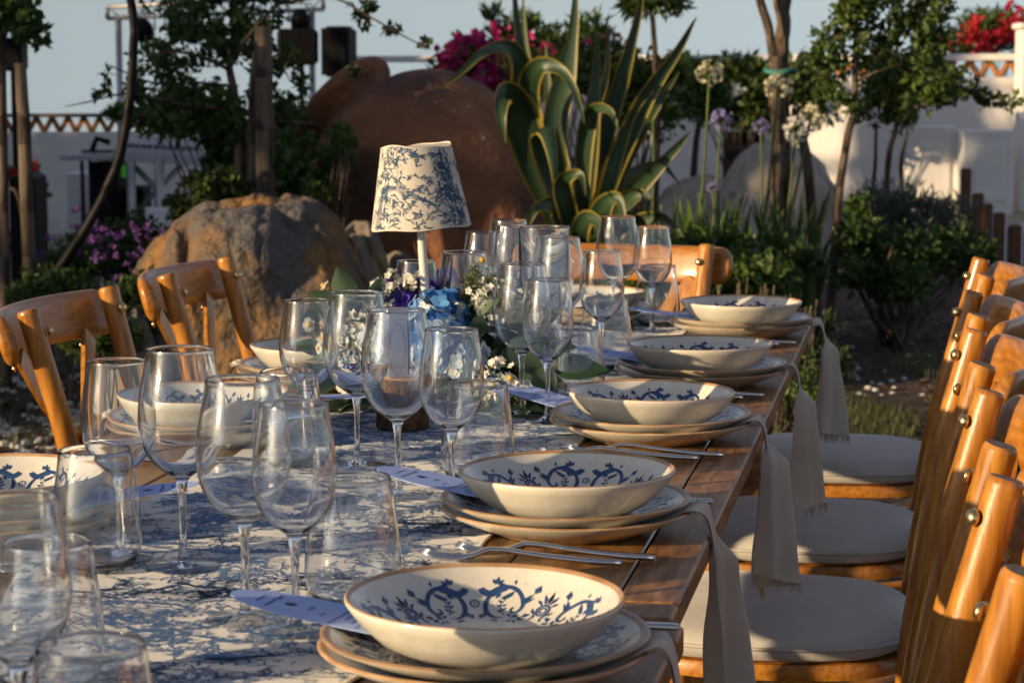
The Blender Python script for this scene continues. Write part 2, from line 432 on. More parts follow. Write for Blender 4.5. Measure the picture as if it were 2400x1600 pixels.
# ------------------------------------------------------------------ the table's own frame: u runs along the right edge away from the camera, v to the left
TZ = 0.766
_n = on(1575 / S, 1449 / S, TZ); _f = on(1910 / S, 743 / S, TZ)
AX = math.atan2(_f.x - _n.x, _f.y - _n.y)
TU = Vector((math.sin(AX), math.cos(AX), 0)); TV = Vector((-math.cos(AX), math.sin(AX), 0))
TO = Vector((_n.x, _n.y, 0))
TROT = PI / 2 - AX
TLEN = (_f - _n).length
TW = 0.90
def T(u, v, z=0.0): return TO + TU * u + TV * v + Vector((0, 0, z))
def toT(p):
    d = Vector((p.x, p.y, 0)) - TO
    return d.dot(TU), d.dot(TV)

# ------------------------------------------------------------------ ground
def smooth(a, b, x):
    t = max(0.0, min(1.0, (x - a) / (b - a))); return t * t * (3 - 2 * t)
def gz(x, y):
    z = 0.0
    left = smooth(-0.3, -2.2, x) if y < 14 else smooth(1.2, -1.0, x)
    z -= 0.52 * smooth(10.0, 18.0, y) * left
    z += 0.035 * noise.noise(Vector((x * 0.6, y * 0.6, 3.1))) * smooth(5.5, 7, y) * (1 - smooth(14, 18, y))
    z -= smooth(29, 60, y) * 2.2 + max(0.0, y - 45) * 0.045
    z -= smooth(22, 80, abs(x)) * 2 + max(0.0, abs(x) - 60) * 0.04
    return max(z, -45)
xs = [-900, -500, -250, -120, -70, -45, -30, -22] + [-16 + i * 0.5 for i in range(65)] + [22, 30, 45, 70, 120, 250, 500, 900]
ys = [-300, -100, -40, -20, -10] + [-5 + i * 0.5 for i in range(75)] + [36, 42, 50, 65, 90, 130, 200, 320, 520, 900, 1400]
mb = MB()
mb.grid([[Vector((x, y, gz(x, y))) for x in xs] for y in ys])
ground = mb.build('ground', M['mulch'])
tag(ground, 'dark mulch garden ground under the table and shrubs', 'ground', kind='structure')

def patch(name, mat, x0, x1, y0, y1, lab, cat, lift=0.006, edge=0.35, nx=30, ny=30, seed=1.0):
    mb = MB(); rows = []
    for j in range(ny + 1):
        r = []
        for i in range(nx + 1):
            a = i / nx; b = j / ny
            x = x0 + (x1 - x0) * a; y = y0 + (y1 - y0) * b
            w = edge * noise.noise(Vector((x * 1.1, y * 1.1, seed)))
            if i in (0, nx): x += w
            if j in (0, ny): y += w
            r.append(Vector((x, y, gz(x, y) + lift)))
        rows.append(r)
    mb.grid(rows)
    return tag(mb.build(name, mat), lab, cat, kind='structure')
patch('gravel_yard', M['gravel'], -14, -1.3, 15.2, 27.5, 'pale gravel yard in front of the white wall', 'gravel', lift=0.03)
patch('sand_yard', M['sand'], 4.1, 15, 14.0, 24, 'sandy strip in front of the white wall', 'sand', lift=0.03)

# ------------------------------------------------------------------ stage-side wall and garden wall, with zigzag clay tiles
def lattice_wall(name, label, p0, p1, z0, ztop, band, pitch, thick=0.25, t0=0.0, t1=1.0, cop=0.07, copmat='coping'):
    d = (p1 - p0); L = d.length; rz = math.atan2(d.y, d.x)
    root = thing(name, label, 'wall', p0, rz)
    mb = MB(); h = ztop - z0 - band - cop
    mb.box((L / 2, thick / 2, z0 + h / 2), (L, thick, h), bev=0.015)
    mb.build('wall_body', M['plaster'], root, smooth=False)
    mb = MB(); mb.box((L / 2, thick / 2, ztop - cop / 2 + .001), (L, thick + 0.08, cop), bev=0.012)
    mb.build('coping', M[copmat], root, smooth=False)
    ln = math.hypot(pitch / 2, band); ang = math.atan2(band, pitch / 2)
    mb = MB(); w = 0.05
    mb.box((0, 0, 0), (ln * 0.96, thick * 0.55, w), bev=0.006)
    tm = mb.mesh('tile', M['tile'], smooth=False)
    n = int(L / pitch)
    zc = z0 + h + band / 2
    for i in range(n):
        x = (i + 0.5) * pitch
        if not (t0 <= x / L <= t1): continue
        inst('tile', tm, root, (x - pitch / 4, thick * 0.5, zc), (0, -ang, 0))
        inst('tile', tm, root, (x + pitch / 4 , thick * 0.5, zc), (0, ang, 0))
    return root
wl = [at(-60, 300, 25.0), at(330, 300, 25.6)]
lattice_wall('lattice_wall', 'white wall topped with brown zigzag tiles behind the sound desk', Vector((wl[0].x - 4, wl[0].y - .3, 0)), Vector((wl[1].x + 4.2, wl[1].y + .3, 0)),
             -0.75, at(150, 262, 25.2).z, 0.165, 0.176, t0=0.3, t1=0.78, cop=.04, copmat='stake')
wr0 = at(900, 185, 25.0); wr1 = at(2420, 130, 22.0)
lattice_wall('garden_wall', 'white garden wall topped with orange zigzag tiles behind the young trees', Vector((wr0.x - .4, wr0.y, 0)), Vector((wr1.x + 5.5, wr1.y - 1.2, 0)),
             -0.4, at(2280, 122, 22).z, 0.165, 0.20, t0=0.1, t1=0.72, cop=0.07, copmat='plaster')
# pillar at the right end and the raised white planter boxes in front of the wall
p = at(2352, 460, 21.2)
mb = MB(); zt = at(2340, 68, 21.2).z
mb.box((0, 0, (zt + -.1) / 2), (0.30, 0.30, zt + .1), bev=0.012); mb.box((0, 0, zt + 0.03), (0.36, 0.36, 0.055), bev=0.012)
tag(mb.build('wall_pillar', M['plaster'], None, smooth=False, loc=(p.x + .06, p.y, 0)), 'tall white square pillar at the right edge of the picture', 'pillar')
for (x0, x1, y0, y1, Y, lab) in ((2085, 2200, 290, 455, 20.6, 'low white plastered block against the wall, dappled by tree shade'),
                                (2215, 2330, 300, 465, 20.3, 'white plastered block with a square recess, nearest the pillar')):
    a = at(x0, y0, Y); b = at(x1, y1, Y)
    t = thing('plaster_block', lab, 'wall block', ((a.x + b.x) / 2, Y + .3, 0))
    mb = MB(); h = a.z + .1
    mb.box((0, 0, h / 2 - .1), (b.x - a.x, 0.5, h), bev=0.015)
    mb.build('body', M['plaster'], t, smooth=False)
    mb = MB(); mb.box((0.02, -0.256, h * 0.45), ((b.x - a.x) * .62, 0.03, h * .55), bev=0.008)
    mb.build('panel', M['plaster'], t, smooth=False)
a = at(1668, 305, 21.5); b = at(1755, 375, 21.5)
t = thing('dark_crate', 'dark slatted crate standing behind the pale boulder', 'crate', ((a.x + b.x) / 2, 21.7, 0))
mb = MB(); mb.box((0, 0, a.z / 2), (b.x - a.x, .3, a.z), bev=.01); mb.build('body', M['black'], t, smooth=False)
for k in range(4):
    mb = MB(); mb.box((0, -.162, a.z * (.2 + .2 * k)), (b.x - a.x - .02, .02, .06)); mb.build('slat', M['post_brown'], t, smooth=False)

# ------------------------------------------------------------------ rocks
def rockmesh(name, size, mat, seed, sub=40, amp=0.22, cuts=6, flat=0.0):
    rng = random.Random(seed)
    planes = []
    for k in range(cuts):
        d = Vector((rng.uniform(-1, 1), rng.uniform(-1, 0.3), rng.uniform(-.2, 1))).normalized()
        planes.append((d, rng.uniform(0.68, 0.93)))
    rows = []
    for i in range(sub + 1):
        th = PI * i / sub; r = []
        for k in range(sub * 2):
            ph = 2 * PI * k / (sub * 2)
            d = Vector((math.sin(th) * math.cos(ph), math.sin(th) * math.sin(ph), math.cos(th)))
            q = 1.0
            for pl, h in planes:
                c = d.dot(pl)
                if c > 1e-3: q = min(q, h / c)
            q *= 1 + amp * noise.fractal(d * 1.5 + Vector((seed, 0, 0)), 1.0, 2.0, 4) + amp * .22 * noise.fractal(d * 6 + Vector((0, seed, 0)), 0.8, 2.1, 4)
            r.append(Vector((d.x * size[0] * q, d.y * size[1] * q, d.z * size[2] * q)))
        rows.append(r)
    mb = MB(); mb.grid(rows, closed=True)
    return mb.mesh(name, mat)
def rock(name, label, px, py, Y, size, mat, seed, rot=0.0, **kw):
    p = at(px, py, Y)
    o = inst(name, rockmesh(name, size, mat, seed, **kw), None, (p.x, Y, size[2] * 0.32), (0, 0, rot))
    return tag(o, label, 'rock')

def outline_boulder(label, sil, YB, mat, depth, seed, crag=1.0, zlow=-0.1, n=120, m2=72):
    sil3 = [at(x, y, YB) for x, y in sil]
    rows = []; sd = Vector((seed * 1.7, seed * .9, seed * 2.3))
    for i in range(n + 1):
        s = i / n * (len(sil3) - 1); k = min(int(s), len(sil3) - 2); f = s - k
        top = sil3[k].lerp(sil3[k + 1], f); prof = []
        hgt = top.z - zlow
        wdt = depth * (0.3 + 0.7 * math.sin(PI * i / n) ** 0.6)
        for j in range(m2 + 1):
            th = PI * (j / m2)                 # from front foot over the crest to the back foot
            cy_ = -math.cos(th); cz_ = math.sin(th) ** 0.62
            y = cy_ * wdt * (1 if cy_ < 0 else 0.8); z = zlow + hgt * cz_
            q = Vector((top.x, y, z)) * 2.2 + sd
            fr = noise.fractal(q * 0.9, 0.95, 2.1, 6)
            c1 = noise.voronoi(q * 1.1)[0]; c2 = noise.voronoi(q * 2.6 + Vector((3, 1, 2)))[0]
            facet = (c1[1] - c1[0]); f2 = (c2[1] - c2[0])
            crease = -max(0.0, .18 - facet) * .55 - max(0.0, .14 - f2) * .28
            dy = crag * (-.035 * fr - .13 * facet - .01 * f2 - crease * .35)
            e = math.sin(th) ** .5
            prof.append(Vector((top.x + crag * 0.05 * noise.noise(q * 2), YB + y + (dy if cy_ < 0.3 else dy * .3) * e, z + crag * (0.03 * fr + crease * .3) * cz_)))
        rows.append(prof)
    mb = MB(); mb.grid(rows)
    return tag(mb.build('boulder', M[mat]), label, 'rock')
outline_boulder('large ochre and grey boulder behind the left chairs', [(285, 700), (300, 640), (330, 585), (368, 535), (400, 505), (450, 472), (500, 458), (560, 455), (600, 448), (650, 443), (700, 456), (750, 482), (790, 504), (815, 545), (832, 600), (848, 650), (858, 720)], 8.5, 'rock', .55, 4.2)
outline_boulder('big pale beige boulder behind the right tree trunks', [(1618, 560), (1640, 480), (1655, 430), (1680, 385), (1710, 345), (1740, 322), (1775, 318), (1810, 325), (1850, 345), (1890, 385), (1920, 430), (1940, 480), (1950, 560)], 14.5, 'rock_pale', .6, 9.1, crag=.7)
outline_boulder('lower pale boulder left of the tallest pale boulder', [(1470, 560), (1495, 470), (1530, 430), (1570, 405), (1610, 398), (1650, 402), (1690, 430), (1720, 500)], 15.2, 'rock_pale', .5, 2.7, crag=.5)
outline_boulder('smaller grey rock leaning on the large boulder by the clay jar', [(755, 700), (772, 600), (790, 530), (812, 502), (838, 508), (862, 540), (885, 580), (902, 625), (915, 700)], 9.0, 'rock_grey', .32, 6.3, n=70, m2=44)
outline_boulder('low dark grey rock seen left of the lamp stem', [(845, 720), (858, 640), (880, 595), (920, 580), (955, 592), (978, 630), (990, 720)], 9.3, 'rock_grey', .26, 3.9, n=60, m2=40)
rock('rock', 'pale flat rock peeping out low at left between chair and shrubs', 300, 640, 8.1, (0.16, 0.16, 0.42), M['rock_grey'], 17)

# ------------------------------------------------------------------ the great clay jar
jc = at(1000, 455, 10.5)
ax = Vector((-0.47, 0.22, 0.44)).normalized()
R = ax.to_track_quat('Z', 'Y').to_matrix().to_4x4()
jar = thing('clay_jar', 'huge old terracotta storage jar tipped on its side behind the lamp', 'jar', (jc.x, jc.y, 0))
prof = [(0.0, -0.86), (0.16, -0.85), (0.27, -0.74), (0.40, -0.52), (0.49, -0.30), (0.54, -0.08), (0.55, 0.10), (0.535, 0.22), (0.48, 0.36), (0.38, 0.47), (0.275, 0.53), (0.235, 0.565)]
pp = [Vector((a, 0, b)) for a, b in prof]
sm = bez(pp, 6)
mb = MB(); mb.lathe([(max(q.x, 0), q.z) for q in sm], 72, wob=lambda t, i: (1 + 0.012 * noise.noise(Vector((math.cos(t) * 1.5, math.sin(t) * 1.5, i * .08))), 0))
body = mb.build('jar_body', M['terracotta'], jar)
JM = Matrix.Translation((0, 0, jc.z)) @ R
body.matrix_local = JM
mb = MB()
mb.lathe([(0.240, 0.53), (0.226, 0.565), (0.226, 0.60), (0.262, 0.612), (0.292, 0.628), (0.300, 0.648), (0.298, 0.672), (0.28, 0.684), (0.235, 0.684), (0.205, 0.665), (0.195, 0.6), (0.19, 0.45)], 64)
o = mb.build('jar_rim', M['terracotta'], jar); o.matrix_local = JM
rng = random.Random(4)
for px, py in ((905, 250), (925, 246), (1000, 236), (1012, 232), (970, 298), (1042, 256), (893, 247), (955, 222), (1110, 318), (1075, 245), (985, 195)):
    r = ray(px, py); o0 = Vector((0, 0, CAMZ)) - jc
    Ri = R.to_3x3().inverted()
    best = None
    for k in range(400):
        tt = 9.4 + k * 0.004
        q = Ri @ (o0 + r * tt)
        rr = math.hypot(q.x, q.y)
        for i in range(len(sm) - 1):
            if sm[i].z <= q.z < sm[i + 1].z:
                f = (q.z - sm[i].z) / (sm[i + 1].z - sm[i].z)
                if rr <= sm[i].x + (sm[i + 1].x - sm[i].x) * f: best = o0 + r * tt
                break
        if best: break
    if best:
        mb = MB(); s_ = rng.uniform(.004, .009)
        mb.lathe([(0, .4 * s_), (.7 * s_, .2 * s_), (s_, -.3 * s_)], 8)
        mb.build('lime_spot', M['lime_spot'], jar, loc=(best.x, best.y, best.z + jc.z), rot=(PI / 2 - .3, 0, 0))

# ------------------------------------------------------------------ stroke drawing on a surface
def ribbon(mb, pts, w, surf, mi=0, seg=None):
    """pts: 2-D polyline; w: width or width function of t; surf maps (x,y) to a point in space"""
    n = len(pts); row0 = []; row1 = []
    for i in range(n):
        a = pts[max(i - 1, 0)]; b = pts[min(i + 1, n - 1)]
        dx, dy = b[0] - a[0], b[1] - a[1]
        l = math.hypot(dx, dy) or 1e-9
        ww = (w(i / (n - 1)) if callable(w) else w) * 0.5
        ox, oy = -dy / l * ww, dx / l * ww
        row0.append(surf(pts[i][0] - ox, pts[i][1] - oy)); row1.append(surf(pts[i][0] + ox, pts[i][1] + oy))
    mb.grid([row0, row1], mi)
def cr2(p, n=5):
    return [(q.x, q.y) for q in bez([Vector((a, b, 0)) for a, b in p], n)]
def lens(wmax): return lambda t: max(0.12, wmax * math.sin(PI * min(max(t, 0.02), 0.98)) ** 0.8)
def drop(wmax): return lambda t: max(0.1, wmax * (1 - t) ** 0.5 * min(1, 0.35 + t * 5))
def taper(w0, w1): return lambda t: w0 + (w1 - w0) * t

def unit_strokes():
    """half of the painted unit on the crockery, in millimetres: x along the rim, y from well to lip"""
    st = []
    fat = lambda a, b: (lambda t: a + (b - a) * math.sin(PI * t) ** 0.7)
    st.append((cr2([(6, 39), (8, 36), (14, 33), (20, 37), (28, 41), (36, 38), (42, 30), (45, 21), (43, 14), (38, 12), (35, 15), (37, 19)], 4), lambda t: 5.4 * (1 - t) ** .35 * min(1, .6 + 2 * t) * (0.55 if t > .35 else 1) + .8))
    st.append((cr2([(19, 36), (13, 30), (10, 21), (11, 12), (16, 6), (23, 3.5), (30, 5)], 4), lambda t: 2.2 + 2.6 * math.sin(PI * t) ** 2 + (-1.6 * t)))
    st.append((cr2([(11, 12), (8, 6), (4, 2)], 4), taper(3.6, .8)))
    st.append(([(34, 37), (31, 33), (26, 29), (23, 28)], lens(3.6)))
    st.append(([(22, 36), (21, 32), (19, 28)], lens(3.2)))
    st.append((cr2([(30, 8), (26, 14), (24, 21), (27, 27)], 4), taper(.9, .6)))
    for x, y, a, l in ((27, 12, 165, 6), (26, 14, 40, 6), (25, 18, 150, 6), (25, 19, 30, 5.5), (25, 23, 135, 5), (27, 27, 80, 5)):
        c, s_ = math.cos(math.radians(a)), math.sin(math.radians(a)); st.append(([(x, y), (x + c * l * .5, y + s_ * l * .5), (x + c * l, y + s_ * l)], lens(2.3)))
    for a, l in ((105, 9), (80, 11), (55, 10), (34, 8)):
        c, s_ = math.cos(math.radians(a)), math.sin(math.radians(a))
        st.append(([(18 + c * 3, 40 + s_ * 3), (18 + c * l * .6, 40 + s_ * l * .7), (18 + c * l, 40 + s_ * l)], lens(2.5)))
    st.append(([(33, 44), (33, 46.5), (33, 49)], drop(2.6)))
    for dx, dy, l in ((1, 8, 1), (4, 10, 1), (7, 11, 1), (9, 8, 1)):
        st.append((cr2([(44 , 22), (44 + dx * .5, 22 + dy * .7), (44 + dx, 22 + dy * 1.25)], 3), lens(1.9)))
    st.append(([(51, 36), (53, 40), (54, 45)], lens(5.2)))
    st.append(([(50, 7), (53, 10), (58, 12)], lens(4.4)))
    st.append(([(46, 6), (49, 4), (55, 3.5)], lens(3.8)))
    st.append(([(39, 5), (43, 8), (45, 11)], lens(4)))
    st.append(([(33, 9), (36, 8), (38, 6)], lens(3)))
    st.append(([(6, 9), (9, 6.5), (12, 7)], lens(2.2)))
    for x, y, a in ((3, 3, 70), (16, -2, 20), (26, -3, 160), (36, -2, 30), (48, -2, 150), (60, 4, 60), (64, 8, 120)):
        c, s_ = math.cos(math.radians(a)), math.sin(math.radians(a)); st.append(([(x, y), (x + c * 3, y + s_ * 3), (x + c * 6.5, y + s_ * 6.5)], lens(2.6)))
    # half of the rosette spray, mirrored at x = 68
    ring = [(68 + 6.5 * math.cos(t * PI / 8 + PI / 2), 19 + 6.5 * math.sin(t * PI / 8 + PI / 2)) for t in range(0, 9)]
    st.append((ring, 1.8))
    ring = [(68 + 3.4 * math.cos(t * PI / 8 + PI / 2), 19 + 3.4 * math.sin(t * PI / 8 + PI / 2)) for t in range(0, 9)]
    st.append((ring, 1.5))
    st.append(([(68, 26), (68, 34), (68, 41)], lens(3)))
    st.append(([(66, 26), (64, 32), (61, 37)], lens(3)))
    st.append(([(64, 24), (60, 28), (57, 30)], lens(2.6)))
    st.append(([(62, 13), (58, 16), (56, 20)], lens(2.8)))
    return st
def painted_band(surf_polar, units, r_mid, y0=0.0, ys=1.0, phase=0.0):
    """surf_polar(angle, mm along the band) -> point"""
    mb = MB(); st = unit_strokes()
    per = 2 * PI / units
    k = per / 136.0
    for u in range(units):
        for sgn in (1, -1):
            f = lambda x, y, u=u, sgn=sgn: surf_polar(phase + u * per + sgn * x * k, y0 + y * ys)
            for pts, w in st:
                ribbon(mb, pts, (lambda t, w=w: 1.28 * (w(t) if callable(w) else w)), f)
        f = lambda x, y, u=u: surf_polar(phase + u * per + x * k, y0 + y * ys)
        ribbon(mb, [(4 * math.cos(t * PI / 8), 22 + 4 * math.sin(t * PI / 8)) for t in range(17)], 1.6, f)
        ribbon(mb, [(-1.4, 22), (0, 22), (1.4, 22)], lens(3), f)
    return mb

# ------------------------------------------------------------------ crockery meshes
def wobf(a, s):
    return lambda t, i: (1 + a * noise.noise(Vector((math.cos(t) * 1.2, math.sin(t) * 1.2, s))), a * .04 * noise.noise(Vector((math.cos(t) * 1.3, math.sin(t) * 1.3, s + 5))))
def along(prof, s_mm):
    """point of an (r,z) profile at a length measured from its start"""
    s_ = s_mm / 1000.0
    for i in range(len(prof) - 1):
        l = math.hypot(prof[i + 1][0] - prof[i][0], prof[i + 1][1] - prof[i][1])
        if s_ <= l or i == len(prof) - 2:
            f = s_ / l
            nx, nz = -(prof[i + 1][1] - prof[i][1]) / l, (prof[i + 1][0] - prof[i][0]) / l
            return prof[i][0] + (prof[i + 1][0] - prof[i][0]) * f + nx * 0.0004, prof[i][1] + (prof[i + 1][1] - prof[i][1]) * f + nz * 0.0004
        s_ -= l
BOWL_IN = [(q.x, q.z) for q in bez([Vector((a, 0, b)) for a, b in ((0.0, 0.0075), (0.035, 0.0078), (0.062, 0.0105), (0.085, 0.0205), (0.102, 0.034), (0.1125, 0.0455))], 5)]
BOWL_OUT = [(0.1175, 0.0475), (0.1178, 0.0445), (0.1135, 0.038), (0.104, 0.026), (0.090, 0.013), (0.074, 0.0045), (0.068, 0.003), (0.066, 0.0), (0.062, 0.0), (0.060, 0.003), (0.0, 0.003)]
bprof = BOWL_IN + [(0.1145, 0.0475), (0.1162, 0.0484)] + BOWL_OUT
nb_in = len(BOWL_IN)
mb = MB(); mb.lathe(bprof, 88, mfun=lambda i: 1 if nb_in - 1 <= i <= nb_in + 1 else 0, wob=wobf(0.006, 2.0))
ME_BOWL = mb.mesh('bowl', [M['ceramic'], M['ceramic_rim']], angle=60)
def bowl_surf(a, y):
    r, z = along(BOWL_IN, 62 + y * 1.06)
    return Vector((r * math.cos(a), r * math.sin(a), z))
ME_BOWL_PAINT = painted_band(bowl_surf, 4, .085, ys=0.98).mesh('painted_scrolls', M['blue_paint'])
def plate_profile(r, h):
    inn = [(q.x, q.z) for q in bez([Vector((a * r, 0, b * h)) for a, b in ((0.0, 0.26), (0.52, 0.27), (0.66, 0.36), (0.80, 0.62), (0.94, 0.93))], 5)]
    return inn, inn + [(r * .968, h), (r * .99, h * 1.01), (r, h * .95), (r * .985, h * .86), (r * .80, h * .42), (r * .66, h * .14), (r * .62, h * .1), (r * .60, 0.0), (r * .57, 0.0), (r * .55, h * .1), (0.0, h * .1)]
PL_IN, PL = plate_profile(0.137, 0.026)
k0 = len(PL_IN)
mb = MB(); mb.lathe(PL, 88, mfun=lambda i: 1 if k0 - 1 <= i <= k0 + 1 else 0, wob=wobf(0.008, 4.0))
ME_PLATE = mb.mesh('plate', [M['ceramic'], M['ceramic_rim']], angle=60)
def plate_surf(a, y):
    r, z = along(PL_IN, 78 + y)
    return Vector((r * math.cos(a), r * math.sin(a), z))
ME_PLATE_PAINT = painted_band(plate_surf, 5, .105, ys=0.92).mesh('painted_scrolls', M['blue_paint'])
CH_IN, CH = plate_profile(0.139, 0.027)
mb = MB(); mb.lathe(CH, 88, mfun=lambda i: 1 if k0 - 1 <= i <= k0 + 1 else 0, wob=wobf(0.007, 9.0))
ME_CHARGER = mb.mesh('charger', [M['ceramic'], M['ceramic_rim']], angle=60)

# ------------------------------------------------------------------ glasses
def wine_meshes(H, D, DR, stem, tag_):
    h = H - stem
    out = [(0.0048, stem - .012), (0.0075, stem - .002), (D * .20, stem + h * .042), (D * .345, stem + h * .125), (D * .44, stem + h * .23), (D * .488, stem + h * .36), (D * .5, stem + h * .47), (D * .48, stem + h * .66), (DR * .5 + (D - DR) * .13, stem + h * .86), (DR * .5, H)]
    o_ = [(q.x, q.z) for q in bez([Vector((a, 0, b)) for a, b in out], 5)]
    t = 0.0011
    cut = [i for i, q in enumerate(o_) if q[1] > stem + h * .05][0]
    up = o_[cut:]
    zb = stem + h * .03
    inner = []
    for r, z in reversed(up):
        g = max(0.0, 1 - (z - zb) / (h * .25))
        inner.append((max(0.0, r - t - .0022 * g), z + .0004 * g))
    inner[0] = (DR * .5 - t, H - .0006)
    inner += [(inner[-1][0] * .5, zb + h * .006), (0.0, zb + h * .002)]
    # one closed skin of glass, cut into bowl, stem and foot without caps
    mb = MB(); mb.lathe(up + [(DR * .5 - .0001, H + .0003), (DR * .5 - t * .5, H + .0006), (DR * .5 - t + .0001, H + .0003)] + inner, 56)
    bowl = mb.mesh('glass_bowl', M['glass_solid'])
    fr = D * .43
    st_ = [(0.0055, .0095), (0.0038, stem * .25), (0.0034, stem * .6), (0.0040, stem - .018)]
    mb = MB(); mb.lathe(st_ + o_[:cut + 1], 56)
    stem_ = mb.mesh('stem', M['glass_solid'])
    mb = MB(); mb.lathe([(0.0, 0.0005), (fr, 0.0005), (fr + .0006, 0.0012), (fr - .001, 0.0020), (fr * .55, 0.0036), (fr * .2, 0.0062), (0.0055, 0.0095)], 56)
    foot = mb.mesh('foot', M['glass_solid'])
    return bowl, stem_, foot
RED = wine_meshes(0.221, 0.0855, 0.067, 0.092, 'red')
WHITE = wine_meshes(0.204, 0.0752, 0.0612, 0.088, 'white')
def tumbler_meshes():
    H = 0.120
    out = [(0.030, .0015), (0.0385, 0.006), (0.0445, 0.022), (0.0455, 0.036), (0.0435, 0.062), (0.0395, 0.092), (0.0358, H)]
    o_ = [(q.x, q.z) for q in bez([Vector((a, 0, b)) for a, b in out], 5)]
    t = 0.0013
    up = [q for q in o_ if q[1] > 0.0105]
    low = [q for q in o_ if q[1] <= 0.0105] + up[:1]
    inner = [(r - t, z) for r, z in reversed(up)]
    inner[0] = (0.0358 - t, H - .0006)
    inner += [(up[0][0] - .0045, .0090), (0.026, .0076), (0.0, .0070)]
    mb = MB(); mb.lathe(up + [(0.0357, H + .0003), (0.0358 - t * .5, H + .0006), (0.0358 - t + .0001, H + .0003)] + inner, 56)
    a = mb.mesh('glass_wall', M['glass_solid'])
    mb = MB(); mb.lathe([(0.0, .0008), (0.028, .0008)] + low, 56)
    b = mb.mesh('glass_base', M['glass_solid'])
    return a, b
TUMB = tumbler_meshes()
def wine_glass(kind, pos, label, group='wine glasses on the table', rz=0.0):
    g = thing('wine_glass', label, 'wine glass', (pos.x, pos.y, TZ + 0.0034), rz, group)
    for nm, me in zip(('glass_bowl', 'stem', 'foot'), RED if kind == 'red' else WHITE):
        inst(nm, me, g)
    return g
def tumbler(pos, label, group='stemless glasses on the table'):
    g = thing('stemless_glass', label, 'glass', (pos.x, pos.y, TZ + 0.0034), 0, group)
    inst('glass_wall', TUMB[0], g); inst('glass_base', TUMB[1], g)
    return g

# ------------------------------------------------------------------ tables of boards
def make_table(u0, u1, v0, v1, label, zt):
    root = thing('dining_table', label, 'table', T(u0, v0), TROT)
    L = u1 - u0; W = v1 - v0; th = 0.028; eb = 0.062; g = 0.0022
    rng = random.Random(int(L * 100))
    mb = MB(); mb.box((0, 0, 0), (L - 2 * eb - 2 * g, eb - g, th), bev=0.003)
    em = mb.mesh('edge_board', M['table_edge'], smooth=False)
    for v in (eb / 2, W - eb / 2):
        inst('edge_board', em, root, (L / 2, v, zt - th / 2 - rng.uniform(0, .0006)))
    mb = MB(); mb.box((0, 0, 0), (eb - g, W, th), bev=0.003)
    bm_ = mb.mesh('end_board', M['table_edge'], smooth=False)
    for u in (eb / 2, L - eb / 2): inst('end_board', bm_, root, (u, W / 2, zt - th / 2 - .0004))
    n = 6; pw = (W - 2 * eb) / n
    mb = MB(); mb.box((0, 0, 0), (L - 2 * eb - 2 * g, pw - g, th), bev=0.0018)
    pm = mb.mesh('plank', M['table_wood'], smooth=False)
    for i in range(n):
        inst('plank', pm, root, (L / 2, eb + pw * (i + .5), zt - th / 2 - rng.uniform(0.0003, .0011)))
    mb = MB()
    for v in (0.12, W - 0.12): mb.box((L / 2, v, zt - th - .016), (L - .3, .025, .028))
    for u in (0.16, L - .16): mb.box((u, W / 2, zt - th - .0165), (.025, W - .27, .027))
    mb.build('apron', M['table_edge'], root, smooth=False)
    mb = MB(); mb.box((0, 0, (zt - th - .003) / 2), (.055, .055, zt - th - .003), bev=.004)
    lm = mb.mesh('leg', M['table_edge'], smooth=False)
    for u in (0.2, L - .2):
        for v in (0.12, W - .12): inst('leg', lm, root, (u, v, 0))
    return root
make_table(0.0, TLEN, 0.0, TW, 'long brown plank table running away from the camera', TZ)
make_table(-2.3, -0.006, -0.012, TW - .012, 'near plank table in the foreground, butted against the long one', TZ - 0.003)

# ------------------------------------------------------------------ toile runner
RV0, RV1 = 0.232, 0.668
RU0, RU1 = -1.6, TLEN - 0.14
def rz_(u, v):
    w = 0.0
    near = 1 - smooth(0.1, 1.0, u)
    w += 0.0034 * near * math.sin(9.0 * v + 21.0 * u + 2.2 * noise.noise(Vector((u * 3, v * 3, 1))))
    w += 0.0034 * noise.noise(Vector((u * 9, v * 6, 2.0))) * (0.5 + near) + 0.0012 * noise.noise(Vector((u * 26, v * 12, 4.0)))
    return max(w, -.001) * 1.0
def runner_pt(u, v, lift=0.0):
    e = 0.006 * noise.noise(Vector((u * 5, 0, 3)))
    return T(u, v + e * (1 if v > .45 else -.5), TZ + 0.0022 + rz_(u, v) + lift)
mb = MB(); rows = []
nu, nv = 380, 44
for i in range(nu + 1):
    u = RU0 + (RU1 - RU0) * i / nu
    rows.append([runner_pt(u, RV0 + (RV1 - RV0) * j / nv) for j in range(nv + 1)])
mb.grid(rows)
edge = [[runner_pt(RU0 + (RU1 - RU0) * i / nu, v) + Vector((0, 0, d)) for i in range(nu + 1)] for v, d in ((RV0, 0), (RV0 - .0012, -.0022))]
mb.grid(edge)
edge = [[runner_pt(RU0 + (RU1 - RU0) * i / nu, v) + Vector((0, 0, d)) for i in range(nu + 1)] for v, d in ((RV1, 0), (RV1 + .0012, -.0022))]
mb.grid(edge)
runner = mb.build('table_runner', M['linen'])
tag(runner, 'blue and white toile table runner down the middle of the table', 'table runner')

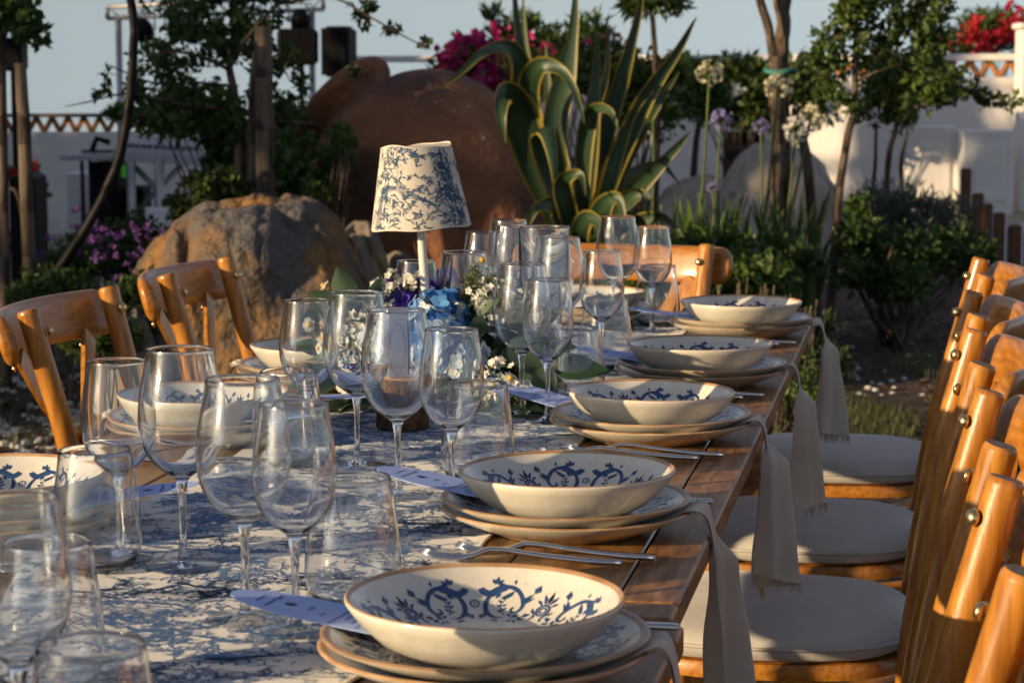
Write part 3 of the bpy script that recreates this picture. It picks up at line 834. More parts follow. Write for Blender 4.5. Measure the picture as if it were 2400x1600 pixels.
def arc(cx, cy, r, a0, a1, n=6, sx=1.0):
    return [(cx + r * sx * math.cos(a0 + (a1 - a0) * i / n), cy + r * math.sin(a0 + (a1 - a0) * i / n)) for i in range(n + 1)]
def toile_leaf(st, x, y, a, l, rng, fill=None):
    c, s_ = math.cos(a), math.sin(a)
    P = lambda t, o: (x + c * l * t - s_ * l * o, y + s_ * l * t + c * l * o)
    fill = rng.random() < 0.62 if fill is None else fill
    if fill:
        st.append(([P(0, 0), P(.33, .02), (P(.66, .02)), P(1, 0)], lens(l * rng.uniform(.13, .24))))
    else:
        st.append(([P(0, 0), P(.3, .2), P(.65, .17), P(1, 0)], .55)); st.append(([P(0, 0), P(.3, -.2), P(.65, -.17), P(1, 0)], .6))
        st.append(([P(0, 0), P(.9, 0)], .4))
        st.append(([P(.45, 0), P(.6, .14)], .4))
def toile_bough(st, x, y, a, l, rng, depth=0):
    pts = [(x, y)]; n = 5
    for i in range(n):
        a += rng.uniform(-.3, .3); x += math.cos(a) * l / n; y += math.sin(a) * l / n
        pts.append((x, y))
        for sgn in (-1, 1):
            if rng.random() < .85: toile_leaf(st, x, y, a + sgn * rng.uniform(.5, 1.2), l * rng.uniform(.15, .27), rng)
        if depth < 2 and rng.random() < .4: toile_bough(st, x, y, a + rng.choice((-1, 1)) * rng.uniform(.5, 1.0), l * .55, rng, depth + 1)
    st.append((pts, taper(1.2 - .3 * depth, .5)))
    toile_leaf(st, x, y, a, l * .24, rng)
def toile_rose(st, x, y, r, rng):
    for k in range(4):
        rr = r * (1 - k * .23)
        for q in range(5):
            a = q * 2 * PI / 5 + k * .6 + rng.uniform(-.1, .1)
            st.append((arc(x, y, rr, a, a + 1.1), lens(1.2)))
            for h in range(3):
                b = a + .25 + h * .28
                st.append(([(x + rr * .97 * math.cos(b), y + rr * .97 * math.sin(b)), (x + rr * .72 * math.cos(b), y + rr * .72 * math.sin(b))], .45))
    for k in range(7): toile_leaf(st, x + r * math.cos(k * .9), y + r * math.sin(k * .9), k * .9 + rng.uniform(-.3, .3), r * .9, rng)
def toile_figure(st, x, y, s_, rng):
    # a reclining draped figure: head, shoulders, long hatched folds
    f = rng.choice((-1, 1))
    Q = lambda a, b: (x + f * a * s_, y + b * s_)
    st.append(([Q(.0 + .09 * math.cos(t * PI / 6), .62 + .12 * math.sin(t * PI / 6)) for t in range(13)], .7))
    for k in range(6): st.append(([Q(-.1 + .03 * k, .72), Q(-.08 + .035 * k, .80 - .01 * k), Q(.0 + .03 * k, .74)], 1.0))
    st.append(([Q(-.02, .5), Q(-.2, .42), Q(-.28, .2), Q(-.2, .05)], .8)); st.append(([Q(.05, .5), Q(.2, .4), Q(.2, .2), Q(.02, .05)], .8))
    for k in range(16):
        t = k / 15
        st.append(([Q(-.2 + .25 * t, .15 - .1 * t), Q(.1 + .4 * t, -.02 - .28 * t + .2), Q(.5 + .4 * t, -.2 + .16 * t), Q(.9 + .1 * t, -.3 + .2 * t)], lens(.4 + .9 * abs(math.sin(k * 1.7)))))
    for k in range(9):
        a = rng.uniform(-.2, .7); b = rng.uniform(-.3, .3)
        for h in range(3): st.append(([Q(a + h * .035, b), Q(a + h * .035 + .05, b + .09)], .5))
    for k in range(5): toile_leaf(st, *Q(rng.uniform(-.3, .9), rng.uniform(-.4, -.2)), rng.uniform(0, PI), s_ * .18, rng)
def toile_ground(st, x, y, w, rng):
    for k in range(11):
        yy = y + (k - 5) * w * .045 + rng.uniform(-1, 1); a = x - w * rng.uniform(.3, .6); b = x + w * rng.uniform(.3, .6)
        st.append(([(a + (b - a) * t / 5, yy + rng.uniform(-1.2, 1.2)) for t in range(6)], lens(rng.uniform(.4, 1.0))))
    for k in range(16):
        xx = x + rng.uniform(-.5, .5) * w; yy = y + rng.uniform(-.2, .25) * w
        for q in range(4): st.append(([(xx, yy), (xx + rng.uniform(-3, 3), yy + rng.uniform(4, 8))], lens(1.1)))
pm = MB(); rng = random.Random(77)
placed = []
def mark(kind, x, y, size):
    st = []
    if kind == 0: toile_bough(st, x, y, rng.uniform(0, 2 * PI), size, rng)
    elif kind == 1: toile_rose(st, x, y, size * .22, rng)
    elif kind == 2: toile_figure(st, x, y, size * .85, rng)
    else: toile_ground(st, x, y, size, rng)
    ca = rng.choice((1, 1, 1, -1))
    for pts, w in st:
        ok = all(RV0 + .004 < (RV0 + RV1) / 2 + p[0] / 1000 < RV1 - .004 and RU0 + .01 < p[1] / 1000 < RU1 - .01 for p in pts)
        if ok: ribbon(pm, pts, (lambda t, w=w: 1.05 * (w(t) if callable(w) else w) + .22), lambda a, b: runner_pt(b / 1000, (RV0 + RV1) / 2 + a / 1000, 0.0003))
cell = 33
yy = RU0 * 1000 + 20; r_ = 0
while yy < RU1 * 1000:
    x0 = -210 + (r_ % 2) * 30
    while x0 < 215:
        k = rng.choice((0, 0, 0, 1, 2, 3)) if yy < 1500 else rng.choice((0, 1, 3, 3, 9))
        k < 9 and mark(k, x0 + rng.uniform(-13, 13), yy + rng.uniform(-13, 13), rng.uniform(48, 72) if yy < 1500 else rng.uniform(70, 90))
        x0 += cell
    yy += cell * 1.0; r_ += 1
pr = pm.build('printed_pattern', M['toile'], runner)

# ------------------------------------------------------------------ cutlery, menu cards, napkins
def fork_mesh(L=0.205):
    mb = MB()
    path = [(0, 0.004), (.035, .005), (.08, .0085), (.115, .0125), (.135, .013), (.150, .008), (.162, .0055)]
    wid = [.0075, .0085, .0058, .0036, .0048, .0115, .0125]
    P = bez([Vector((a, 0, b)) for a, b in path], 4)
    n = len(P)
    rows = []
    for i, p in enumerate(P):
        s = i / (n - 1) * (len(wid) - 1); k = min(int(s), len(wid) - 2); w = wid[k] + (wid[k + 1] - wid[k]) * (s - k)
        t = 0.0026
        rows.append([p + Vector((0, -w, 0)), p + Vector((0, -w * .6, t)), p + Vector((0, w * .6, t)), p + Vector((0, w, 0)), p + Vector((0, w * .6, -t)), p + Vector((0, -w * .6, -t))])
    mb.grid(rows, closed=True)
    b = len(mb.v) - 6
    mb.f.append([0, 1, 2, 3, 4, 5]); mb.m.append(0)
    for k in range(4):
        y = -.0099 + k * .0066
        mb.tube([(0.160, y, .0055), (.175, y, .0042), (.19, y, .0058), (.206, y, .0115)], [.0021, .0019, .0016, .0009], 6)
    return mb.mesh('fork', M['steel'])
def knife_mesh():
    mb = MB()
    rows = []
    for x, w, t in ((0, .006, .0015), (.004, .0075, .0028), (.06, .007, .003), (.105, .0055, .0024), (.115, .0065, .0012), (.125, .0095, .0009), (.20, .0098, .0007), (.222, .006, .0005), (.228, .0015, .0003)):
        p = Vector((x, 0, .0035))
        rows.append([p + Vector((0, -w, 0)), p + Vector((0, -w * .5, t)), p + Vector((0, w * .5, t)), p + Vector((0, w, 0)), p + Vector((0, w * .5, -t)), p + Vector((0, -w * .5, -t))])
    mb.grid(rows, closed=True); mb.f.append([0, 1, 2, 3, 4, 5]); mb.m.append(0)
    return mb.mesh('knife', M['steel'])
ME_FORK = fork_mesh(); ME_KNIFE = knife_mesh()

def menu_meshes():
    # x along the card from the round tip (0) to under the bowl, z sags a little
    L, W = 0.235, 0.066
    def prof(x): return W * .5 * (min(1.0, math.sqrt(max(0, 1 - ((0.075 - x) / 0.075) ** 2))) if x < .075 else 1.0)
    def zz(x): return 0.006 * (1 - x / L) ** 2
    mb = MB(); rt = []; rb = []
    n = 30
    xs_ = [L * (i / n) ** 1.6 for i in range(n + 1)]
    rows = []
    for x in xs_:
        w = max(prof(x), .0004)
        rows.append([Vector((x, -w, zz(x))), Vector((x, -w * .4, zz(x))), Vector((x, w * .4, zz(x))), Vector((x, w, zz(x)))])
    mb.grid(rows)
    rows2 = [[q - Vector((0, 0, .0006)) for q in reversed(r)] for r in rows]
    mb.grid(rows2)
    mb.grid([[r[0] for r in rows], [r[0] - Vector((0, 0, .0006)) for r in rows]]); mb.grid([[r[3] - Vector((0, 0, .0006)) for r in rows], [r[3] for r in rows]])
    card = mb.mesh('menu_card', M['paper'])
    sf = lambda x, y: Vector((x, y, zz(x) + .0003))
    mb = MB(); rng = random.Random(3)
    def squig(x, y0, y1, h, w):
        m = max(6, int(abs(y1 - y0) / .0016)); pts = []
        for i in range(m + 1):
            pts.append((x + h * .5 * math.sin(i * 2.1 + rng.uniform(-.5, .5)), y0 + (y1 - y0) * i / m))
        ribbon(mb, pts, w, sf)
    squig(.028, -.010, .010, .005, .0011); squig(.040, -.020, .020, .005, .0012)
    for k in range(9):
        a = k * .7; ribbon(mb, [(.056, 0), (.056 + .006 * math.cos(a), .006 * math.sin(a))], .0016, sf)
    squig(.075, -.006, .006, .0045, .0013); squig(.090, -.014, -.004, .0045, .0012)
    for x in (.104, .128, .152, .176):
        ribbon(mb, [(x, -.028), (x, .028)], .0013, sf)
        squig(x + .008, -.004 - rng.uniform(0, .008), .006, .004, .0013)
        squig(x + .016, -.018, rng.uniform(-.006, .012), .0036, .0011)
    return card, mb.mesh('menu_print', M['ink'])
ME_MENU, ME_MENU_INK = menu_meshes()

def napkin_mesh(seed, drop, lean, wend):
    rng = random.Random(seed)
    # local frame: x along the table edge, y outwards from the plate (0 = plate centre), z up from the table
    path = [(0.075, .0150, .058), (.096, .0165, .054), (.118, .0230, .044), (.134, .0300, .032), (.148, .0320, .023), (.157, .021, .0165), (.162, -.005, .0145)]
    nseg = 9
    for i in range(1, nseg + 1):
        t = i / nseg
        path.append((.162 + .006 * t, -.005 - drop * t, .0145 + (wend - .0145) * t ** 0.85))
    mb = MB(); rows = []; m = 34
    ph = rng.uniform(0, 6); fq = rng.uniform(2.6, 4.4); hem = rng.uniform(-.022, .022); skew = rng.uniform(-.012, .012)
    for i, (y, z, w) in enumerate(path):
        r = []
        hang = smooth(.0, -.03, z); low = smooth(-.01, -.19, z)
        for k in range(m + 1):
            a = k / m * 2 - 1
            fold = hang * ((.010 + .012 * low) * math.sin(a * fq + ph) + (.004 + .004 * low) * math.sin(a * fq * 2.3 + ph * 1.7) + .003 * noise.noise(Vector((a * 3, z * 14, ph))))
            sq = 1 - .16 * hang * abs(math.cos(a * fq + ph))          # folds draw the cloth together
            x = a * w * sq + lean * max(0, -z) + skew * low * 2 + .004 * hang * noise.noise(Vector((z * 16, a, ph + 3)))
            r.append(Vector((x, y + fold + .014 * hang * (1 - a * a), z + hem * a * low + (0.004 * (1 - hang)) * math.cos(a * 6 + ph) * (1 if i > 3 else .05))))
        rows.append(r)
    # smooth along the strip
    fine = []
    cols = list(zip(*rows)); cc = [bez(list(c), 3) for c in cols]
    fine = [list(r) for r in zip(*cc)]
    mb.grid(fine)
    back = [[q + Vector((0, -.0022, -.0012)) for q in r] for r in fine]
    mb.grid(back)
    cloth = mb.mesh('napkin_cloth', M['napkin'])
    fb = MB(); last = fine[-1]
    for k in range(150):
        t = rng.random() * (len(last) - 1); i = int(t); q = last[i].lerp(last[min(i + 1, len(last) - 1)], t - i)
        l = rng.uniform(.008, .02); d = Vector((rng.uniform(-.004, .004), rng.uniform(-.003, .003), -l))
        sx = Vector((.00045, .0003, 0))
        mid = q + d * .5 + Vector((rng.uniform(-.002, .002), rng.uniform(-.002, .002), 0))
        fb.grid([[q - sx, q + sx], [mid - sx, mid + sx], [q + d - sx * .6, q + d + sx * .6]])
    side = [r[0] for r in fine]
    for k in range(len(side) - 1):
        if side[k].z < -.03:
            for _ in range(5):
                q = side[k].lerp(side[k + 1], rng.random()); e = q + Vector((-rng.uniform(.002, .006), rng.uniform(-.002, .002), rng.uniform(-.004, .001)))
                fb.grid([[q, q + Vector((0, 0, .0006))], [e, e + Vector((0, 0, .0005))]])
    return cloth, fb.mesh('fringe', M['napkin'])

def place_setting(c, who, side, menu_tip=None, seed=1, phase=0.0, forks=None, bowl_off=(0, 0), napkin=True, drop=.19, lean=0.0, wend=.036):
    """c: plate centre (world), side: +1 diner on the right, -1 on the left, 0 at the head; who: words placing it"""
    z = TZ + 0.0005
    if side == 1: out = -TV
    elif side == -1: out = TV
    else: out = TU
    rz = math.atan2(-out.x, out.y)          # local +y = outwards
    rng = random.Random(seed)
    ch = thing('charger_plate', 'cream stoneware charger, bottom of the plate stack %s' % who, 'plate', (c.x, c.y, z), rz + rng.uniform(0, 3), 'charger plates')
    inst('plate_body', ME_CHARGER, ch)
    pl = thing('dinner_plate', 'cream dinner plate with blue scrolls, top of the stack %s' % who, 'plate', (c.x + rng.uniform(-.003, .003), c.y + rng.uniform(-.003, .003), z + .0118), rz + rng.uniform(0, 3), 'dinner plates')
    inst('plate_body', ME_PLATE, pl); inst('painted_scrolls', ME_PLATE_PAINT, pl)
    bw = thing('soup_bowl', 'cream soup bowl painted with blue scrolls inside, %s' % who, 'bowl', (c.x + bowl_off[0], c.y + bowl_off[1], z + .0118 + .0074), phase, 'soup bowls')
    bw.rotation_euler = (rng.uniform(-.012, .012), rng.uniform(-.012, .012), phase); bw.scale = [1 + rng.uniform(-.012, .012)] * 3
    inst('bowl_body', ME_BOWL, bw); inst('painted_scrolls', ME_BOWL_PAINT, bw)
    if menu_tip is not None:
        tip = menu_tip; d = Vector((c.x - tip.x, c.y - tip.y, 0))
        a = math.atan2(d.y, d.x)
        zz = z + .0118 + .0275
        end = z + .0118 + .0135
        r_at = .225
        mc = thing('menu_card', 'long lilac-blue menu card tucked under the bowl %s' % who, 'menu', (tip.x, tip.y, zz + .006), a, 'menu cards')
        mc.rotation_euler = (0, math.atan2(zz + .006 - end, r_at), a)
        inst('card', ME_MENU, mc); inst('menu_print', ME_MENU_INK, mc)
    if napkin:
        cl, fr = napkin_mesh(seed * 7 + 1, drop, lean, wend)
        nk = thing('napkin', 'greige frayed napkin hanging off the table edge, %s' % who, 'napkin', (c.x, c.y, z), rz, 'napkins hanging over the table edge')
        inst('cloth', cl, nk); inst('fringe', fr, nk)
    return rz

def cutlery(c, who, side, cfg):
    out = -TV if side == 1 else TV if side == -1 else TU
    left = Vector((-out.y, out.x, 0)) * -1   # unit vector along the edge
    for nm, me, du, dv, ang, lab in cfg:
        # handle end towards the diner; local x from handle to tines (towards the table centre)
        p = c + TU * du + out * dv
        d = -out
        o = inst(nm, me, None, (p.x, p.y, TZ + .0022), (0, 0, math.atan2(d.y, d.x) + ang))
        tag(o, lab % who, nm, nm + 's beside the plates')

BP = [(1136, 1400), (1330, 1105), (1524, 918), (1641, 807), (1737, 708)]
BC = [on(x / S, y / S, 0.83) for x, y in BP]
WHO_R = ['nearest the camera', 'second along the right', 'third along the right', 'fourth along the right', 'farthest along the right']
TIPS = [(533, 1374), (868, 1085), (1112, 876), (1318, 803), (1440, 714)]
for i, (c, who) in enumerate(zip(BC, WHO_R)):
    tip = on(TIPS[i][0], TIPS[i][1], TZ + .045)
    place_setting(Vector((c.x, c.y, 0)), who, 1, tip, seed=i + 3, phase=PI / 2 + (0.12, -0.28, -0.42, -0.38, -0.2)[i],
                  drop=(.2, .195, .185, .18, .185)[i], lean=(.1, -.05, .02, .0, .02)[i], wend=(.050, .042, .037, .022, .036)[i])
    cutlery(Vector((c.x, c.y, 0)), who, 1, [('fork', ME_FORK, -.185, .085, .05, 'steel dinner fork, outer of two, by the plates %s'),
                                           ('fork', ME_FORK, -.155, .115, .02, 'steel dessert fork, inner of two, by the plates %s'),
                                           ('knife', ME_KNIFE, .165, .145, 0, 'steel table knife beyond the plates %s')])
LP = [((-6, 1112), (458, 1122)), ((477, 922), (742, 962)), ((756, 810), (812, 925)), (None, None)]
WHO_L = ['nearest on the left', 'second along the left', 'third along the left', 'farthest on the left']
LC = [on(x[0] / S, x[1] / S, 0.83) for x, t in LP[:3]] + [T(2.12, .755)]
for i, (c, who) in enumerate(zip(LC, WHO_L)):
    tip = on(LP[i][1][0], LP[i][1][1], TZ + .045) if LP[i][1] else T(2.08, .53)
    c = Vector((c.x, c.y, 0))
    place_setting(c, who, -1, tip, seed=i + 23, phase=PI / 2 + (-.1, .35, .2, .1)[i], drop=.16)
    cutlery(c, who, -1, [('knife', ME_KNIFE, -.165, .10, .02, 'steel table knife, inner of two, by the plates %s'),
                         ('knife', ME_KNIFE, -.190, .12, -.03, 'steel fish knife, outer of two, by the plates %s'),
                         ('fork', ME_FORK, .17, .10, 0, 'steel dinner fork beyond the plates %s')])
HC = on(1373 / S, 684 / S, .83)
place_setting(Vector((HC.x, HC.y, 0)), 'at the far table end', 0, T(toT(HC)[0] - .16, toT(HC)[1] - .03), seed=41, phase=PI / 2, napkin=True, drop=.15)

# ------------------------------------------------------------------ glasses, by where their feet stand
def tb(px, py): return on(px / S, py / S, TZ + .003)
def wg(kind, px, rim_y, label):
    """glass whose rim centre shows at (px, rim_y) in the photograph"""
    H = .221 if kind == 'red' else .204 if kind == 'white' else .120
    p = on(px / S, rim_y / S, TZ + .0034 + H)
    return wine_glass(kind, p, label) if kind != 'tumbler' else tumbler(p, label)
wg('red', 568, 887, 'large wine glass beside the nearest right-hand menu card, left of a smaller one')
wg('white', 688, 946, 'smaller wine glass in front, its stem rising behind the nearest right-hand menu card')
wg('tumbler', 826, 1117, 'stemless glass directly behind the nearest bowl')
wg('red', 930, 726, 'large wine glass in front of the name card on the log')
wg('white', 1058, 771, 'smaller wine glass in front of the blue hydrangea')
wg('tumbler', 1120, 897, 'stemless glass behind the second menu card on the right')
wg('red', 1223, 618, 'large wine glass behind the smaller one at the white rose')
wg('white', 1284, 655, 'smaller wine glass beside the white rose and the big dark leaf')
wg('tumbler', 1347, 768, 'stemless glass left of the fourth bowl on the right')
wg('red', 1312, 556, 'large wine glass half hidden behind the glass cylinder')
wg('white', 1411, 588, 'smaller wine glass in front of the head-of-table bowl')
wg('tumbler', 1420, 698, 'stemless glass left of the farthest right-hand plates')
wg('red', 1448, 507, 'large wine glass before the orange chair at the table end, left of a smaller one')
wg('white', 1530, 531, 'smaller wine glass before the orange chair at the table end')
wg('tumbler', 1541, 622, 'stemless glass beside the farthest right-hand bowl')
wg('red', 421, 817, 'large wine glass in front of the second left-hand bowl')
wg('white', 274, 845, 'smaller wine glass in front of the left chair')
wg('tumbler', 222, 1053, 'stemless glass in front of the nearest left-hand bowl')
wg('white', 721, 703, 'smaller wine glass in front of the third left-hand bowl')
wg('red', 834, 685, 'large wine glass at the left of the flowers')
wg('tumbler', 676, 868, 'stemless glass between the second and third left-hand plates')
wg('white', 976, 611, 'smaller wine glass behind the lamp stem')
wg('red', 1087, 590, 'large wine glass right of the lamp stem behind the chamomile')
wg('tumbler', 930, 715, 'stemless glass behind the violet flowers')
wg('white', 1131, 544, 'smaller wine glass behind, right of the lampshade')
wg('red', 1192, 515, 'large wine glass behind, left of the glass cylinder')
wg('red', 1206, 528, 'large wine glass behind, overlapping the left rim of the glass cylinder')
wg('white', 1296, 566, 'smaller wine glass seen through the glass cylinder')
wg('white', 34, 1165, 'blurred wine glass at the left edge in the foreground')
wg('tumbler', 108, 1268, 'blurred stemless glass in the lower left foreground')
wg('tumbler', 213, 1508, 'blurred stemless glass cut off by the bottom edge of the picture')
# tall glass cylinder
p = on(1275 / S, 531 / S, TZ + .236)
g = thing('glass_cylinder', 'tall clear glass cylinder vase among the wine glasses', 'vase', (p.x, p.y, TZ + .0034))
rr = .0445; tt = .0022
mb = MB(); mb.lathe([(rr, .012), (rr, .231), (rr - .0002, .2325), (rr - tt / 2, .2335), (rr - tt + .0002, .2325), (rr - tt, .231), (rr - tt, .014), (rr - tt - .004, .0105), (0, .0095)], 56); mb.build('cylinder_wall', M['glass_solid'], g)
mb = MB(); mb.lathe([(0, .0005), (rr - .002, .0005), (rr, .003), (rr, .012)], 56); mb.build('cylinder_base', M['glass_solid'], g)

# ------------------------------------------------------------------ chairs
def chair_parts():
    P = {}
    # local frame: +y towards the table, origin on the ground under the seat centre
    def seat_outline(s, n=40):
        out = []
        for k in range(n):
            t = 2 * PI * k / n
            c, s_ = math.cos(t), math.sin(t)
            e = 2.0 / 2.9
            x = math.copysign(abs(c) ** e, c) * .205; y = math.copysign(abs(s_) ** e, s_) * .205
            x *= 1.0 + .06 * (y / .2)
            out.append((x * s, y * s))
        return out
    mb = MB()
    rows = []
    for s, z in ((.0, .425), (.9, .425), (1.0, .430), (1.01, .444), (.99, .452), (.9, .454), (.0, .454)):
        rows.append([Vector((x, y, z)) for x, y in seat_outline(max(s, .001))])
    mb.grid(rows, closed=True); P['seat_frame'] = mb.mesh('seat_frame', M['chair_rail'], angle=50)
    mb = MB(); rows = []
    for s, z in ((.05, .4555), (.94, .4555), (1.0, .462), (1.025, .474), (1.01, .486), (.95, .496), (.82, .502), (.55, .505), (.25, .506), (.001, .506)):
        r = []
        for k, (x, y) in enumerate(seat_outline(s)):
            r.append(Vector((x, y, z + .0025 * noise.noise(Vector((x * 14, y * 14, 2.))) * (1 if z > .47 else 0))))
        rows.append(r)
    mb.grid(rows, closed=True); P['cushion'] = mb.mesh('cushion', M['cushion'])
    mb = MB(); o1 = seat_outline(1.028); mb.tube([(x, y, .4765) for x, y in o1] + [(o1[0][0], o1[0][1], .4765)], .0028, 6, cap=False); P['piping'] = mb.mesh('piping', M['piping'])
    # back posts
    def post(sx):
        mb = MB()
        path = bez([(sx * .165, -.215, 0), (sx * .172, -.195, .25), (sx * .182, -.195, .45), (sx * .196, -.225, .65), (sx * .208, -.283, .872)], 6)
        rad = [.0160 + .0028 * (i / (len(path) - 1)) for i in range(len(path))]
        mb.tube(path, rad, 20, cap=False)
        d = (path[-1] - path[-2]).normalized()
        a = d.orthogonal().normalized(); b = d.cross(a)
        rings = []
        for f, h in ((1.0, 0), (.97, .003), (.86, .0065)):
            rings.append([path[-1] + d * h + (a * math.cos(2 * PI * k / 20) + b * math.sin(2 * PI * k / 20)) * .0188 * f for k in range(20)])
        mb.grid(rings, closed=True)
        mb.add(rings[-1], [tuple(range(20))], 1)
        return mb.mesh('back_post', [M['chair_wood'], M['end_grain']], angle=35)
    P['post_l'] = post(-1); P['post_r'] = post(1)
    # bent top rail behind the posts
    mb = MB(); rows = []
    n = 44
    for i in range(n + 1):
        s = math.sin((i / n - .5) * PI)
        x = s * .262
        y = -.300 - .060 * (1 - abs(s) ** 2.0)
        slope = 2 * .060 * s / .262
        tilt = .27
        a = max(0.0, (abs(s) - .88) / .12)
        yl = math.sqrt(max(0.0, 1 - a ** 2.4)) * .96 + .04
        th = .0135 * (math.sqrt(max(0.0, 1 - a ** 4)) * .7 + .3)
        ring = []
        for k in range(20):
            t = 2 * PI * k / 20
            c, s2 = math.cos(t), math.sin(t)
            zz = math.copysign(abs(s2) ** .6, s2) * .0425 * yl; yy = math.copysign(abs(c) ** .75, c) * th
            ring.append(Vector((x - slope * yy, y + yy - zz * tilt, .829 + zz)))
        rows.append(ring)
    mb.grid(rows, closed=True); mb.f.append(list(range(19, -1, -1))); mb.m.append(0); b = len(mb.v) - 20; mb.f.append([b + k for k in range(20)]); mb.m.append(0)
    P['top_rail'] = mb.mesh('top_rail', M['chair_rail'], angle=60)
    def slat(sx):
        mb = MB(); rows = []
        path = bez([(sx * .175, -.312, .795), (sx * .10, -.290, .70), (0, -.262 - .006 * sx, .615), (-sx * .09, -.232, .53), (-sx * .13, -.205, .452)], 6)
        for i, p in enumerate(path):
            d = (path[min(i + 1, len(path) - 1)] - path[max(i - 1, 0)]).normalized()
            nrm = Vector((0, -1, -.3)); w = d.cross(nrm).normalized(); nn = w.cross(d)
            rows.append([p - w * .021 - nn * .004, p + w * .021 - nn * .004, p + w * .021 + nn * .004, p - w * .021 + nn * .004])
        mb.grid(rows, closed=True); mb.f.append([0, 1, 2, 3]); mb.m.append(0)
        return mb.mesh('cross_slat', M['chair_wood'], angle=40)
    P['slat_a'] = slat(1); P['slat_b'] = slat(-1)
    def leg(sx):
        mb = MB(); mb.tube([(sx * .185, .185, 0), (sx * .172, .165, .25), (sx * .165, .155, .43)], [.0135, .017, .0185], 14)
        return mb.mesh('front_leg', M['chair_wood'], angle=50)
    P['leg_l'] = leg(-1); P['leg_r'] = leg(1)
    mb = MB(); ring = [(.165 * math.cos(t * PI / 12), -.02 + .175 * math.sin(t * PI / 12), .24) for t in range(25)]
    mb.tube(ring, .009, 10); P['ring'] = mb.mesh('leg_ring', M['chair_wood'])
    mb = MB(); mb.lathe([(0, .006), (.004, .0055), (.0072, .0035), (.0085, 0.0005), (.0085, -.002), (0, -.002)], 18); P['bolt'] = mb.mesh('bolt', M['brass'])
    return P
random.seed(3)
CP = chair_parts()
def chair(pos, face, label, group):
    rz = math.atan2(-face.x, face.y)
    c = thing('crossback_chair', label, 'chair', (pos.x, pos.y, 0), rz, group)
    inst('seat_frame', CP['seat_frame'], c); cu = inst('cushion', CP['cushion'], c, (random.uniform(-.006, .006), random.uniform(-.006, .006), 0), (0, 0, random.uniform(-.05, .05))); inst('piping', CP['piping'], cu)
    inst('back_post', CP['post_l'], c); inst('back_post', CP['post_r'], c)
    inst('top_rail', CP['top_rail'], c); inst('cross_slat', CP['slat_a'], c); inst('cross_slat', CP['slat_b'], c)
    inst('leg', CP['leg_l'], c); inst('leg', CP['leg_r'], c); inst('leg_ring', CP['ring'], c)
    for sx in (-1, 1):
        # screw heads face inwards, following the bend of the rail
        d = Vector((-sx * .55, .80, .2)).normalized()
        p = Vector((sx * .2045, -.268, .838)) + d * .0188
        o = inst('bolt', CP['bolt'], c, p); o.rotation_euler = d.to_track_quat('Z', 'Y').to_euler()
        d = Vector((sx * .15, -1, -.2)).normalized()
        o = inst('bolt', CP['bolt'], c, Vector((sx * .170, -.322, .775)) + d * .002, scale=(.7, .7, .7)); o.rotation_euler = d.to_track_quat('Z', 'Y').to_euler()
    return c
def chair_at_posts(far, near, face, label, group, h=.878):
    """far, near: where the tops of the two back posts show in the photograph (2400 px)"""
    a = on(far[0] / S, far[1] / S, h); b = on(near[0] / S, near[1] / S, h)
    m = (a + b) / 2
    return chair(m + face * .283, face, label, group)
gr = 'crossback chairs along the right side'
tops = [((2310, 602), (2298, 650)), ((2292, 678), (2280, 745)), ((2282, 772), (2306, 856)), ((2318, 902), (2344, 1062)), ((2352, 1126), (2402, 1332))]
whos = ['farthest of the right-hand row', 'second farthest of the right-hand row',
        'third farthest of the right-hand row', 'fourth farthest of the right-hand row', 'second nearest of the right-hand row']
for (f, n_), w in zip(tops, whos):
    chair_at_posts(f, n_, TV, 'honey wood crossback chair, ' + w, gr)
a = T(toT(on(2352 / S, 1126 / S, .878))[0] - 0.86, -.06)
chair(a, TV, 'honey wood crossback chair in the lower right corner, nearest of its row', gr)
gl = 'crossback chairs along the left side'
chair_at_posts((273, 676), (48, 722), (-TV + TU * .04).normalized(), 'honey wood crossback chair at left, in front of the dark shrubs', gl)
chair_at_posts((548, 605), (372, 641), (-TV + TU * .03).normalized(), 'honey wood crossback chair farther left, in front of the large boulder', gl)
chair(T(.98, .99), -TV, 'honey wood crossback chair at the left edge, only a post showing', gl)
hp = on(1657 / S, 575 / S, .878)
hf = (-TU + TV * .10).normalized()
hr = Vector((-hf.y, hf.x, 0))     # to the right seen from the camera is +x
if hr.x < 0: hr = -hr
chair(hp - hr * .208 + hf * .283, hf, 'honey wood crossback chair at the far head of the table, facing the camera', 'chairs at the table')

# ------------------------------------------------------------------ table lamp with toile shade
YL = 3.42
lb = at(1000, 700, YL)
lamp = thing('table_lamp', 'small white table lamp with a blue toile shade among the flowers', 'lamp', (lb.x - .006, YL, TZ + .003))
lamp.rotation_euler = (0, math.radians(-3.4), 0)
z0 = at(985, 520, YL).z - TZ; z1 = at(985, 338, YL).z - TZ
mb = MB(); mb.lathe([(0, 0), (.048, 0), (.052, .004), (.050, .010), (.02, .016), (.0085, .02), (.0068, .05), (.0066, z1 - .05), (0, z1 - .049)], 32)
mb.build('lamp_stem', M['lamp_white'], lamp, angle=50)
SB, ST = .0765, .0535          # shade radii
zb, zt_ = z0 - .004, z1
def shade_pt(x, y, lift=0.0):
    """x: mm round the shade from the side facing the camera, y: mm up from the hem"""
    t = y / 1000 / (zt_ - zb)
    r = SB + (ST - SB) * t + lift
    a = -PI / 2 + x / 1000 / (SB * .85)
    f = 1 + .008 * math.sin(a * 3 + 1) + .006 * math.sin(a * 7)
    return Vector((r * f * math.cos(a), r * f * math.sin(a), zb + (zt_ - zb) * t + .0012 * math.sin(a * 5) + .003 * (t > .9) * math.sin(a * 2)))
mb = MB(); rows = []
per = 2 * PI * SB * .85 * 1000; Hh = (zt_ - zb) * 1000
